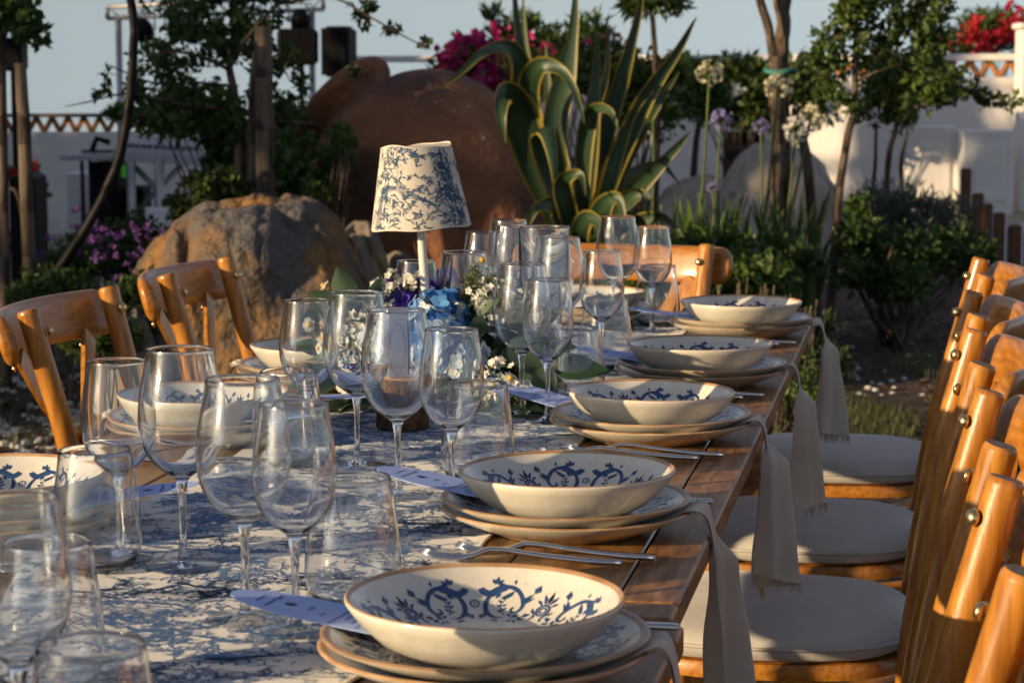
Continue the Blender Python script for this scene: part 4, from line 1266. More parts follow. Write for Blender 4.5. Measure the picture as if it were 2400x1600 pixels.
for lift in (0.0, -.0012):
    rr_ = [[shade_pt(per * i / 72, Hh * j / 12, lift) for i in range(72)] for j in range(13)]
    if lift < 0: rr_ = rr_[::-1]
    rows += rr_
rows.append(rows[0]); mb.grid(rows, closed=True)
top = [shade_pt(per * i / 72, Hh * .985) for i in range(72)]
mb.add(top, [tuple(range(72))])
shade = mb.build('lamp_shade', M['shade'], lamp, angle=40)
pm = MB(); rng = random.Random(15); st = []
Q = lambda a, b: ((a - 885) * (205.0 / 1500) * .73 - 0, (1420 - b) * (Hh / 1320.0))    # drawing laid out on a 1764 px enlargement of the shade
def ln(p, w=.5): st.append(([Q(*q) for q in p], w))
def lc(p, w=.5): st.append((cr2([Q(*q) for q in p], 4), w))
# woman: face, hair, neck, necklace, arm, bodice
lc([(555, 380), (545, 430), (560, 480), (600, 500), (650, 470), (665, 420)], .5)
ln([(575, 395), (600, 388)], .8); ln([(620, 385), (650, 380)], 1.0); ln([(570, 440), (580, 448)], .7); ln([(600, 462), (590, 468)], 1.0)
for k in range(26):
    a = rng.uniform(PI * .1, PI * 1.05); r = rng.uniform(70, 150)
    x, y = 640 + r * math.cos(a) * 1.1, 380 - r * math.sin(a) * .85
    lc([(x - 20, y + 12), (x - 8, y - 14), (x + 14, y - 8), (x + 18, y + 10)], lens(1.5))
lc([(590, 500), (570, 560), (480, 570), (430, 520)], .5); lc([(470, 575), (520, 600), (575, 590)], lens(1.6))
lc([(420, 520), (370, 600), (330, 690), (290, 760), (330, 800), (380, 720), (420, 620)], .6)
lc([(380, 690), (400, 780), (470, 800), (560, 720), (600, 600)], .6)
for k in range(9): lc([(360 + 22 * k, 700 + 8 * (k % 3)), (375 + 22 * k, 740), (365 + 22 * k, 790)], lens(1.3))
# sweeping skirts
for k in range(9):
    t = k / 8
    lc([(600 - 60 * t, 620 + 150 * t), (760 - 40 * t, 760 + 120 * t), (930, 880 + 60 * t), (1080 + 30 * t, 980 + 70 * t), (1180, 1120 + 40 * t)], .55)
for k in range(34):
    x = rng.uniform(600, 1120); y = 560 + (x - 600) * .75 + rng.uniform(-110, 160)
    x2, y2 = Q(x, y); toile_leaf(st, x2, y2, rng.uniform(0, 2 * PI), rng.uniform(4, 8), rng)
# second, reclining figure low down
lc([(700, 1140), (690, 1180), (720, 1220), (790, 1230), (850, 1180), (840, 1120)], .5)
ln([(730, 1125), (760, 1120)], .8); ln([(795, 1135), (825, 1145)], .8)
for k in range(9): lc([(800 + 18 * k, 1100 + 6 * k), (840 + 12 * k, 1160), (820 + 14 * k, 1240 - 4 * k)], .6)
for k in range(7): lc([(380 + 40 * k, 1240 - 30 * k), (430 + 40 * k, 1190 - 20 * k), (520 + 30 * k, 1200 - 14 * k)], .55)
lc([(380, 920), (420, 1010), (560, 1060), (640, 1120), (640, 1170)], .7); lc([(440, 900), (560, 940), (620, 1040)], .6)
for k in range(7): lc([(150 + 26 * k, 1380), (190 + 20 * k, 1150), (230 + 10 * k, 900)], .6)
# foliage above, behind and on the right
def boughs(n, x0, x1, y0, y1, l0, l1):
    for k in range(n):
        x, y = Q(rng.uniform(x0, x1), rng.uniform(y0, y1)); toile_bough(st, x, y, rng.uniform(0, 2 * PI), rng.uniform(l0, l1), rng, 1)
boughs(22, 300, 980, 110, 270, 10, 15); boughs(9, 260, 440, 240, 520, 10, 16); boughs(8, 230, 330, 520, 900, 8, 14)
boughs(70, 1130, 1560, 180, 900, 8, 14); boughs(64, 1200, 1680, 800, 1380, 8, 14); boughs(16, 230, 420, 500, 1380, 8, 13); boughs(18, 560, 1100, 560, 900, 5, 9); boughs(10, 560, 1150, 900, 1080, 8, 13); boughs(10, 330, 560, 1050, 1380, 8, 14)
boughs(8, 640, 1100, 1250, 1400, 8, 14)
lc([(1310, 940), (1370, 1080), (1400, 1180), (1330, 1290), (1280, 1350)], 1.6); lc([(1420, 1010), (1400, 1180)], 1.2)
for k in range(8):     # the sides and the back repeat boughs
    boughs(9, 1640 + k * 330, 1640 + (k + 1) * 330, 150, 1380, 12, 20)
def in_shade(p): return 2 < p[1] < Hh - 1.5
for pts, w in st:
    if all(in_shade(p) for p in pts): ribbon(pm, pts, w, lambda a, b: shade_pt(a, b, .0005))
pm.build('printed_pattern', M['toile_dark'], lamp)

# ------------------------------------------------------------------ log with name card
p = on(922, 992, TZ + .003); p.y += .037
log = thing('log_card_holder', 'short bark-covered log used as a card stand in front of the flowers', 'log', (p.x, p.y, TZ + .003))
mb = MB(); prof = [(0.030, 0), (.036, .001)] + [(.0372, .004 + .066 * i / 10) for i in range(11)] + [(.0362, .072)]
def lw_(t, i):
    a = noise.fractal(Vector((math.cos(t) * 5, math.sin(t) * 5, i * .35)), .8, 2, 3)
    return (1 + .055 * a, 0)
mb.lathe(prof, 60, wob=lw_); mb.build('bark', M['bark_dark'], log, smooth=False)
mb = MB(); mb.lathe([(.0348, .0705), (.034, .0722), (0, .0722)], 40); mb.build('cut_face', M['cut_wood'], log)
cardt = thing('name_card', 'upright pale folded card with an oval frame, standing on the log', 'card', (p.x - .003, p.y - .006, TZ + .0755), math.radians(38))
mb = MB()
cw, chh = .046, .098
mb.box((0, 0, chh / 2), (cw, .0008, chh), bev=.0003)
mb.build('card', M['paper_white'], cardt, smooth=False)
pm = MB(); sf = lambda x, y: Vector((x, -.0006, y))
ribbon(pm, [(-.004 + .016 * math.cos(t * PI / 20), .040 + .036 * math.sin(t * PI / 20)) for t in range(41)], .003, sf)
ribbon(pm, [(-cw / 2, chh * .83), (cw / 2, chh * .83)], .0008, sf)
for k in range(4): ribbon(pm, [(-.010 + .004 * k, .038), (-.007 + .004 * k, .044 - .004 * (k % 2))], .0009, sf)
pm.build('oval_print', M['ink_pale'], cardt)
pm = MB(); ribbon(pm, [(cw / 2 - .004, .002), (cw / 2 - .004, chh * .8)], .0035, sf); pm.build('edge_band', M['ink_purple'], cardt)

# ------------------------------------------------------------------ flower arrangement
fc = on(1010, 930, TZ); fc.y = 3.45
fl = thing('flower_arrangement', 'low centrepiece of blue hydrangeas, violet delphinium, chamomile and eucalyptus leaves', 'flowers', (fc.x, fc.y, TZ + .003))
F0 = Vector(fl.location)
def fa(px, py, Y): return at(px, py, Y) - F0
def petal(mb, c, d, nrm, l, w, cup=.25, mi=0):
    d = d.normalized(); nrm = nrm.normalized(); s_ = d.cross(nrm).normalized()
    mb.grid([[c + d * l * .08 - s_ * w * .22, c + d * l * .08, c + d * l * .08 + s_ * w * .22],
             [c + d * l * .55 - s_ * w * .5 + nrm * l * cup * .6, c + d * l * .55 + nrm * l * cup * .2, c + d * l * .55 + s_ * w * .5 + nrm * l * cup * .6],
             [c + d * l - s_ * w * .28 + nrm * l * cup, c + d * l * 1.05 + nrm * l * cup * .8, c + d * l + s_ * w * .28 + nrm * l * cup]], mi)
def hydrangea(c, R, mat, seed, n=70):
    rng = random.Random(seed); mb = MB()
    for k in range(n):
        z = 1 - 1.55 * (k + .5) / n; a = k * 2.39996
        nrm = Vector((math.sqrt(max(0, 1 - z * z)) * math.cos(a), math.sqrt(max(0, 1 - z * z)) * math.sin(a), z))
        nrm = (nrm + Vector((rng.uniform(-.25, .25), rng.uniform(-.25, .25), rng.uniform(-.25, .25)))).normalized()
        o = c + nrm * R * rng.uniform(.86, 1.05)
        t = nrm.orthogonal().normalized(); b = nrm.cross(t); r0 = rng.uniform(0, 1.5)
        l = R * rng.uniform(.26, .36)
        mi = 1 if rng.random() < .3 else 0
        for q in range(4):
            an = r0 + q * PI / 2; d = t * math.cos(an) + b * math.sin(an)
            petal(mb, o, d + nrm * .12, nrm, l, l * 1.05, rng.uniform(-.1, .35), mi)
    return mb.build('hydrangea_head', [M[mat], M['hyd_pale'] if mat == 'hyd_blue' else M['white_petal']], fl)
hydrangea(fa(985, 800, 3.33), .056, 'hyd_blue', 1, 84); hydrangea(fa(905, 800, 3.33), .050, 'hyd_pale', 2)
hydrangea(fa(1062, 830, 3.32), .040, 'hyd_pale', 3); hydrangea(fa(1005, 735, 3.40), .046, 'hyd_blue', 4, 50)
hydrangea(fa(830, 860, 3.36), .040, 'hyd_pale', 5, 44)
def rose(c, R, seed):
    rng = random.Random(seed); mb = MB()
    for ring in range(6):
        n = 5 + ring * 2; el = math.radians(78 - ring * 16)
        for k in range(n):
            a = 2 * PI * k / n + ring * .4
            d = Vector((math.cos(a) * math.cos(el), math.sin(a) * math.cos(el), math.sin(el)))
            nrm = Vector((-math.cos(a) * math.sin(el), -math.sin(a) * math.sin(el), math.cos(el)))
            petal(mb, c + d * R * .05, d + Vector((rng.uniform(-.15, .15), rng.uniform(-.15, .15), 0)), nrm, R * rng.uniform(.85, 1.05), R * .75, rng.uniform(.1, .35))
    return mb.build('white_rose', M['white_petal'], fl)
rose(fa(1192, 762, 3.42), .05, 3); rose(fa(1225, 800, 3.46), .036, 4)
def delphinium(p0, p1, seed):
    rng = random.Random(seed); mb = MB()
    pts = bez([p0, p0.lerp(p1, .5) + Vector((.01, 0, .01)), p1], 8)
    for i, p in enumerate(pts[3:]):
        for k in range(3):
            a = rng.uniform(0, 2 * PI); d = Vector((math.cos(a), math.sin(a), rng.uniform(-.1, .6))).normalized()
            o = p + d * .011; t = d.orthogonal().normalized(); b = d.cross(t)
            for q in range(5):
                an = q * 2 * PI / 5; petal(mb, o, t * math.cos(an) + b * math.sin(an) + d * .4, d, .0125, .011, .3)
    return mb.build('delphinium_spike', M['delph'], fl)
delphinium(fa(960, 760, 3.45), fa(905, 655, 3.48), 1); delphinium(fa(975, 740, 3.44), fa(955, 650, 3.5), 2); delphinium(fa(940, 740, 3.42), fa(905, 690, 3.44), 5)
delphinium(fa(850, 890, 3.34), fa(800, 862, 3.34), 3); delphinium(fa(1000, 720, 3.5), fa(1020, 640, 3.55), 4)
def waxflower(base, tips, seed, nper=9):
    rng = random.Random(seed); mb = MB(); sm_ = MB()
    for tip in tips:
        mid = base.lerp(tip, .55) + Vector((rng.uniform(-.01, .01), rng.uniform(-.01, .01), .006))
        sm_.tube(bez([base, mid, tip], 5), .0009, 5)
        for k in range(nper):
            o = tip + Vector((rng.gauss(0, .008), rng.gauss(0, .008), rng.gauss(0, .007)))
            nrm = (Vector((rng.uniform(-.8, .8), rng.uniform(-1, .5), rng.uniform(-.1, 1)))).normalized(); t = nrm.orthogonal().normalized(); b = nrm.cross(t)
            sm_.tube([mid.lerp(tip, .7), o], .0005, 4)
            for q in range(5):
                an = q * 2 * PI / 5; petal(mb, o, t * math.cos(an) + b * math.sin(an), nrm, .0060, .0052, .3)
    o = mb.build('white_blossom', M['white_petal'], fl); sm_.build('blossom_stem', M['stem'], o)
waxflower(fa(1080, 790, 3.42), [fa(x, y, Y) for x, y, Y in ((1098, 650, 3.44), (1118, 672, 3.4), (1135, 690, 3.42), (1110, 700, 3.38), (1150, 668, 3.44), (1140, 718, 3.38), (1125, 735, 3.38), (1165, 712, 3.42), (1130, 640, 3.46), (1105, 625, 3.45), (1170, 650, 3.44), (1185, 690, 3.42), (1090, 690, 3.38), (1160, 745, 3.38), (1200, 720, 3.42))], 1, 12)
waxflower(fa(930, 740, 3.42), [fa(x, y, Y) for x, y, Y in ((902, 665, 3.42), (922, 655, 3.44), (945, 650, 3.42), (962, 648, 3.42), (893, 690, 3.42), (910, 640, 3.46))], 2, 10)
waxflower(fa(850, 860, 3.34), [fa(x, y, Y) for x, y, Y in ((800, 770, 3.34), (820, 790, 3.32), (838, 770, 3.34), (812, 825, 3.3), (795, 845, 3.3), (835, 730, 3.38), (850, 700, 3.42), (872, 655, 3.46))], 3, 9)
waxflower(fa(1090, 900, 3.30), [fa(x, y, Y) for x, y, Y in ((1130, 850, 3.28), (1150, 835, 3.28), (1175, 885, 3.27), (1215, 890, 3.28), (1195, 915, 3.26), (1130, 905, 3.26))], 4, 8)
def daisy(c, nrm, R, base, seed):
    rng = random.Random(seed); nrm = nrm.normalized(); t = nrm.orthogonal().normalized(); b = nrm.cross(t)
    mb = MB()
    for k in range(13):
        a = 2 * PI * k / 13 + rng.uniform(-.08, .08); petal(mb, c, t * math.cos(a) + b * math.sin(a) - nrm * .15, nrm, R, R * .42, rng.uniform(-.2, .1))
    o = mb.build('daisy', M['white_petal'], fl)
    mb = MB(); mb.lathe([(0, R * .36), (R * .2, R * .32), (R * .36, R * .16), (R * .40, 0)], 14, M=Matrix.Translation(c) @ nrm.to_track_quat('Z', 'Y').to_matrix().to_4x4())
    mb.build('daisy_centre', M['daisy_yellow'], o)
    mb = MB(); mb.tube(bez([base, base.lerp(c, .6) + Vector((rng.uniform(-.015, .015), 0, .012)), c - nrm * .004], 6), .0009, 6); mb.build('daisy_stem', M['stem'], o)
for k, (x, y, Y, nx, ny, nz, R, bx, by) in enumerate(((710, 745, 3.32, .1, -1, .2, .0115, 800, 850), (742, 655, 3.36, -.9, -.2, .6, .010, 800, 800), (757, 686, 3.36, -.8, -.5, -.2, .010, 800, 800),
        (745, 775, 3.32, -.9, -.5, .1, .009, 800, 850), (735, 800, 3.30, -.8, -.8, .1, .009, 800, 860), (1107, 597, 3.42, .6, -.7, .4, .0115, 1070, 740), (1140, 885, 3.25, .1, -1, .5, .0125, 1100, 930),
        (1172, 868, 3.26, .5, -.8, .6, .011, 1100, 930), (1205, 897, 3.25, .1, -.9, .6, .0115, 1120, 940), (1160, 905, 3.24, -.3, -.9, .5, .0105, 1110, 940), (765, 962, 3.26, .1, -1, .3, .0105, 830, 930),
        (790, 650, 3.4, .3, -.6, .8, .008, 820, 760), (1075, 985, 3.22, .1, -.9, .6, .008, 1060, 960))):
    daisy(fa(x, y, Y), Vector((nx, ny, nz)), R, fa(bx, by, Y + .02), k)
# feathery chamomile stalks
mb = MB(); rng = random.Random(8)
for x, y in ((1107, 600), (1060, 640), (1085, 620), (1050, 690), (1120, 640), (1068, 665), (1140, 650), (1090, 655)):
    a = fa(1075, 770, 3.43); b = fa(x, y, 3.43)
    pts = bez([a, a.lerp(b, .5) + Vector((rng.uniform(-.015, .015), 0, .01)), b], 6); mb.tube(pts, .001, 5)
    for q in pts[4:]:
        for k in range(4):
            d = Vector((rng.uniform(-1, 1), rng.uniform(-.5, .5), rng.uniform(-.2, 1))).normalized() * rng.uniform(.006, .018)
            mb.tube([q, q + d * .6, q + d + Vector((0, 0, -.003))], .0006, 4)
mb.build('chamomile_stalks', M['stem'], fl)
# broad leaves, each its own
def leafmesh(name, l, w, mat, bend=.25, pointed=.6):
    mb = MB(); rows = []
    for i in range(9):
        t = i / 8; ww = w * .5 * (math.sin(PI * t ** pointed)) + .0004
        zc = -bend * l * t * t
        rows.append([Vector((t * l, -ww, zc + ww * .22)), Vector((t * l, -ww * .5, zc + ww * .06)), Vector((t * l, 0, zc - .0002)), Vector((t * l, ww * .5, zc + ww * .06)), Vector((t * l, ww, zc + ww * .22))])
    mb.grid(rows); return mb.mesh(name, M[mat])
EU = [leafmesh('eucalyptus_leaf', .055, .046, 'euc', .2, .8), leafmesh('eucalyptus_leaf', .068, .040, 'euc', .3, .7), leafmesh('deep_leaf', .080, .040, 'leaf_deep', .25, .75)]
rng = random.Random(12)
def aleaf(kind, px, py, Y, dx, dz, roll=0.0, s=1.0, dy=-.2):
    o = inst('leaf', EU[kind], fl, fa(px, py, Y))
    d = Vector((dx, dy, dz)).normalized()
    q = d.to_track_quat('X', 'Z')
    o.rotation_mode = 'QUATERNION'
    from mathutils import Quaternion
    o.rotation_quaternion = q @ Quaternion((1, 0, 0), roll)
    o.scale = (s, s, s)
for a in ((0, 770, 720, 3.36, -.5, .6, .9, 1.0), (0, 745, 730, 3.34, -.8, -.2, 1.1, .9), (1, 800, 700, 3.4, -.2, 1, .7, 1), (0, 860, 700, 3.42, .1, 1, .5, .9), (0, 775, 880, 3.3, -1, -.1, .9, 1.1), (1, 800, 930, 3.28, -1, -.1, .6, 1.0),
          (2, 1270, 850, 3.28, .9, .12, .9, 1.05), (1, 1165, 790, 3.32, .8, -.55, .9, 1.1), (1, 1230, 845, 3.3, .5, -.8, .8, 1.0), (1, 1270, 850, 3.32, .8, .5, 1.0, .8), (2, 1200, 850, 3.3, .2, -1, .8, .9), (2, 1150, 760, 3.36, .3, -1, .9, 1.0),
          (0, 1165, 700, 3.4, .4, -.6, 1.0, .9), (0, 1180, 690, 3.42, .9, .2, .9, .9), (2, 1100, 760, 3.36, -.1, -1, .7, .9), (2, 1230, 880, 3.3, .3, -.9, .7, 1.1), (2, 1130, 880, 3.3, .9, -.3, .7, 1.0), (1, 1060, 720, 3.42, .4, .5, .6, .9),
          (2, 860, 900, 3.3, -.7, -.3, .6, 1.0), (1, 880, 920, 3.28, -.9, .0, .8, .9), (2, 1170, 930, 3.27, .8, -.2, .6, .9), (0, 1010, 990, 3.24, .6, .1, .9, .55), (0, 1030, 1000, 3.23, -.4, .3, .9, .45), (2, 1080, 930, 3.28, .7, -.4, .7, .9), (1, 735, 690, 3.36, -.3, -.9, 1.1, 1.0), (2, 850, 830, 3.38, -.9, .1, .8, 1), (1, 830, 780, 3.4, -.8, .5, .6, .9), (0, 1145, 800, 3.33, -.4, -.9, .8, .9)):
    aleaf(*a)
for k in range(60):      # looser sprays to either side of the blooms
    if k % 3: x = rng.uniform(1085, 1290); y = rng.uniform(690, 900)
    else: x = rng.uniform(715, 850); y = rng.uniform(690, 900)
    aleaf(rng.choice((0, 1, 1, 2)), x, y, rng.uniform(3.34, 3.5), rng.uniform(-1, 1), rng.uniform(-.4, 1), rng.uniform(-1.2, 1.2), rng.uniform(.45, .85), dy=rng.uniform(-.8, .3))
for k in range(46):      # filling greenery low in the middle
    x = rng.uniform(800, 1230); y = rng.uniform(820, 960)
    aleaf(rng.choice((1, 2, 2)), x, y, rng.uniform(3.34, 3.55), rng.uniform(-1, 1), rng.uniform(-.5, .4), rng.uniform(-1, 1), rng.uniform(.6, 1.0), dy=rng.uniform(-1, .2))
mb = MB()
for k in range(900):
    x = rng.uniform(790, 1235); y = rng.uniform(850, 975)
    o = fa(x, y, rng.uniform(3.3, 3.52)); o.z = max(o.z, .003)
    d = Vector((rng.uniform(-1, 1), rng.uniform(-1, .3), rng.uniform(-.3, .8))); petal(mb, o, d, Vector((rng.uniform(-.5, .5), rng.uniform(-1, 0), 1)), rng.uniform(.008, .02), rng.uniform(.003, .008), .1, 0 if rng.random() < .7 else 1)
mb.build('filler_greenery', [M['leaf_deep'], M['leaf_mid']], fl)

# ------------------------------------------------------------------ foliage tools
def leaf(mb, p, d, nrm, l, w, mi=0):
    d = d.normalized(); s_ = d.cross(nrm)
    if s_.length < 1e-6: s_ = d.orthogonal()
    s_ = s_.normalized() * w * .5; n2 = s_.cross(d).normalized() * w * .18
    mb.add([p, p + d * l * .5 + s_ + n2, p + d * l, p + d * l * .5 - s_ + n2], [(0, 1, 2), (0, 2, 3)], mi)
def rvec(rng): return Vector((rng.gauss(0, 1), rng.gauss(0, 1), rng.gauss(0, 1))).normalized()
def cloud(mb, rng, clusters, n, l, w, sub=14, tight=.3, mi=0, up=.3, size_var=.4, mi2=None, p2=0.0):
    """leaves gathered in small clumps inside ellipsoids (centre, radii)"""
    tot = sum(r.x * r.y * r.z for c, r in clusters) ** 1.0
    for c, r in clusters:
        k = max(8, int(n * (r.x * r.y * r.z) / tot)); ns = max(2, int(k / sub))
        for s_ in range(ns):
            v = rvec(rng) * rng.random() ** .45
            o = c + Vector((v.x * r.x, v.y * r.y, v.z * r.z)); rad = min(r) * tight * rng.uniform(.6, 1.3)
            m2 = mi if (mi2 is None or rng.random() > p2) else mi2
            for q in range(sub):
                d = rvec(rng); d.z += up
                p = o + rvec(rng) * rad * rng.random() ** .5
                f = rng.uniform(1 - size_var, 1 + size_var)
                leaf(mb, p, d, rvec(rng), l * f, w * f, m2)
def E3(px, py, Y, rx, rz, ry=None):
    return (at(px, py, Y), Vector((sc(rx, Y), ry if ry else sc(rx, Y) * .8, sc(rz, Y))))
def branch(mb, pts, r0, r1, seg=7):
    p = bez(pts, 5)
    for q in p[1:-1]: q += Vector((noise.noise(q * 9), noise.noise(q * 9 + Vector((5, 0, 0))), 0)) * min(.012, r0 * .35); n = len(p); mb.tube(p, [r0 + (r1 - r0) * i / (n - 1) for i in range(n)], seg)
def plant(name, label, cat, clusters, n, l, w, mat, seed, base=None, stems=6, part='foliage', sub=14, tight=.3, mat2=None, p2=.0, up=.3, stem_r=.008, stemmat='bark', stempart='stems', group=None):
    c0 = clusters[0][0]
    bx, by = (base.x, base.y) if base else (c0.x, c0.y)
    bz = gz(bx, by)
    t = thing(name, label, cat, (bx, by, bz), 0, group)
    off = Vector((bx, by, bz))
    cl = [(c - off, r) for c, r in clusters]
    rng = random.Random(seed); mb = MB()
    cloud(mb, rng, cl, n, l, w, sub, tight, up=up, mi2=1 if mat2 else None, p2=p2)
    mb.build(part, [M[mat], M[mat2]] if mat2 else M[mat], t, smooth=False)
    if stems:
        mb = MB()
        for c, r in cl:
            for k in range(stems):
                e = c + Vector((rng.uniform(-.7, .7) * r.x, rng.uniform(-.7, .7) * r.y, rng.uniform(-.2, .7) * r.z))
                b = Vector((rng.uniform(-.05, .05), rng.uniform(-.05, .05), -.03))
                branch(mb, [b, b.lerp(e, .5) + Vector((rng.uniform(-.05, .05), 0, .03)), e], stem_r, stem_r * .3, 5)
        mb.build(stempart, M[stemmat], t)
    return t
def flowers_on(t, name, mat, spots, n, l, w, seed, spread):
    rng = random.Random(seed); mb = MB(); off = Vector(t.location)
    for p in spots:
        for k in range(n):
            o = p - off + rvec(rng) * spread * rng.random() ** .5
            for q in range(4):
                leaf(mb, o, rvec(rng) + Vector((0, -.4, .3)), rvec(rng), l, w)
    return mb.build(name, M[mat], t, smooth=False)

# ------------------------------------------------------------------ trees
def tree(name, label, Y, trunks, twigs, clusters, n, l, w, mat, seed, mat2=None, p2=0, sub=12, tight=.3, up=.1, group=None, barkmat='bark', extra=None):
    """trunks / twigs: lists of (list of (px, py, dY), r0, r1)"""
    b = at(trunks[0][0][0][0], trunks[0][0][0][1], Y)
    bz = gz(b.x, Y); off = Vector((b.x, Y, bz))
    t = thing(name, label, 'tree', off, 0, group)
    mb = MB()
    for k, (pts, r0, r1) in enumerate(trunks):
        q = [at(x, y, Y + d) - off for x, y, d in pts]
        if k == 0 or q[0].z < .35: q[0].z = -.05
        branch(mb, q, r0, r1, 10)
    for pts, r0, r1 in twigs:
        branch(mb, [at(x, y, Y + d) - off for x, y, d in pts], r0, r1, 6)
    rng = random.Random(seed)
    cl = [(c - off, r) for c, r in clusters]
    for c, r in cl:        # short twigs holding the leaf clumps
        for k in range(5):
            e = c + Vector((rng.uniform(-.8, .8) * r.x, rng.uniform(-.8, .8) * r.y, rng.uniform(-.8, .8) * r.z))
            branch(mb, [c + Vector((0, 0, -r.z * .6)), c.lerp(e, .5) + Vector((0, 0, .01)), e], .006, .002, 5)
    mb.build('trunk', M[barkmat], t)
    mb = MB()
    cloud(mb, rng, cl, n, l, w, sub, tight, up=up, mi2=1 if mat2 else None, p2=p2)
    mb.build('crown', [M[mat], M[mat2]] if mat2 else M[mat], t, smooth=False)
    return t
YT = 10.0
tree('young_tree', 'leafy young tree with several spreading branches above the left boulder', YT,
     [([(545, 450, 0), (548, 330, 0), (540, 230, 0), (525, 150, 0)], .022, .017)],
     [([(528, 155, 0), (500, 110, .1), (470, 70, .1), (440, 20, .2)], .012, .005), ([(530, 150, 0), (560, 100, -.1), (590, 60, -.1), (640, 10, -.1), (700, -40, 0)], .013, .005),
      ([(528, 150, 0), (535, 90, 0), (530, 20, .1), (540, -60, .1)], .012, .005), ([(526, 160, 0), (460, 130, -.2), (400, 120, -.2), (330, 130, -.2)], .010, .004),
      ([(545, 250, 0), (420, 240, -.2), (300, 215, -.2), (200, 235, -.2), (150, 245, -.2)], .007, .002), ([(545, 200, 0), (450, 190, .1), (350, 190, .1), (250, 150, .1)], .008, .003),
      ([(640, 10, -.1), (760, -5, -.2), (850, 40, -.2), (930, 85, -.2), (990, 115, -.2)], .007, .002), ([(548, 300, 0), (650, 280, -.2), (760, 290, -.2), (815, 300, -.2)], .007, .002)],
     [E3(470, 60, YT, 80, 50), E3(580, 60, YT, 80, 55), E3(380, 130, YT, 80, 55), E3(520, 110, YT, 90, 45), E3(640, 150, YT, 60, 50), E3(430, 240, YT, 110, 75), E3(330, 250, YT, 70, 60), E3(540, 260, YT, 80, 60), E3(640, 250, YT, 65, 60),
      E3(400, 20, YT, 75, 35), E3(690, 330, YT, 45, 55), E3(300, 190, YT, 40, 35), E3(225, 215, YT, 35, 12), E3(250, 175, YT, 22, 40), E3(850, 40, YT, 45, 30), E3(895, 70, YT, 30, 22), E3(820, 20, YT, 40, 22), E3(560, -30, YT, 160, 40), E3(810, 165, YT, 28, 10),
      E3(970, 105, YT, 20, 10), E3(690, 200, YT, 35, 40)], 6000, .036, .021, 'leaf_dark', 5, mat2='leaf_mid', p2=.35, tight=.42)
def stake(name, label, pts, Y, r, mat='stake', group=None, extra=None):
    b = at(pts[0][0], pts[0][1], Y)
    t = thing(name, label, 'stake', (b.x, Y, gz(b.x, Y)), 0, group)
    q = [at(x, y, Y) - Vector(t.location) for x, y in pts]
    q[0].z = -.05
    mb = MB(); branch(mb, q, r, r * .88, 12)
    mb.build('pole', M[mat], t, angle=40)
    return t
stake('tree_stake', 'thick grey wooden stake standing behind the boulder', [(612, 470), (608, 300), (603, 62)], 9.7, .042, group='tree stakes')
stake('tree_stake', 'thin light wooden stake left of the thick grey one', [(570, 470), (580, 330), (592, 120)], 9.9, .026, group='tree stakes')
stake('tree_stake', 'slim weathered stake at the left edge, left of its pair', [(8, 640), (6, 400), (2, 150)], 9.0, .024, group='tree stakes')
stake('tree_stake', 'weathered stake at the left edge, right of its pair', [(68, 650), (60, 400), (46, 145)], 9.0, .028, group='tree stakes')
stake('tree_stake', 'slanting thin brace between the two stakes at the left edge', [(75, 545), (50, 490), (15, 425)], 9.1, .010, group='tree stakes')
tree('corner_tree', 'tree in the top left corner, only leaf tips and a dark stem showing', 9.2,
     [([(-4, 640, 0), (0, 300, 0), (5, 100, 0), (-10, -60, 0)], .016, .012)], [([(5, 100, 0), (30, 40, 0), (60, -20, 0)], .008, .003)],
     [E3(35, 30, 9.2, 55, 38), E3(60, 70, 9.2, 38, 28), E3(-20, 20, 9.2, 60, 60), E3(85, 95, 9.2, 16, 12)], 1500, .045, .026, 'leaf_dark', 9, tight=.4)
# black arched pipe
t = thing('arched_pipe', 'thick black pipe arching up from the purple flowers at left', 'pipe', (at(140, 620, 8.8).x, 8.8, 0))
pts = [at(x, y, 8.8) - Vector(t.location) for x, y in ((60, 720), (140, 612), (215, 495), (265, 390), (290, 290), (302, 180), (308, 80), (300, 0), (280, -70))]
pts[0].z = max(pts[0].z, -.05)
mb = MB(); branch(mb, pts, .020, .016, 14); mb.build('pipe_body', M['pipe'], t)

# right-hand trees
tree('staked_tree', 'bare double trunk tied to a stake with a teal band, right of the agave', 11.0,
     [([(1805, 560, 0), (1800, 420, 0), (1795, 260, 0), (1793, 120, 0), (1800, 50, 0), (1780, -60, 0)], .036, .034), ([(1775, 260, -.1), (1778, 160, -.1), (1768, 80, -.1), (1745, 0, -.1), (1735, -60, -.1)], .022, .02)],
     [([(1800, 40, 0), (1815, -20, 0), (1850, -120, 0)], .025, .012)],
     [E3(1760, -260, 11, 190, 110), E3(1900, -200, 11, 130, 90)], 2600, .055, .03, 'leaf_mid', 31)
stake('tree_stake', 'straight grey stake beside the teal-banded trunk', [(1783, 600), (1785, 330), (1788, 130)], 10.85, .032, group='tree stakes')
stake('tree_stake', 'slanting dark stake right of the teal-banded trunk', [(1880, 560), (1860, 430), (1828, 250)], 10.95, .026, group='tree stakes')
p = at(1793, 165, 10.9); mb = MB()
mb.tube([p + Vector((.072 * math.cos(k * PI / 8), .085 * math.sin(k * PI / 8), .006 * math.sin(k))) for k in range(17)], .014, 6)
tag(mb.build('tie_band', M['teal']), 'teal plastic tie round the staked trunk', 'tie')
YR = 10.6
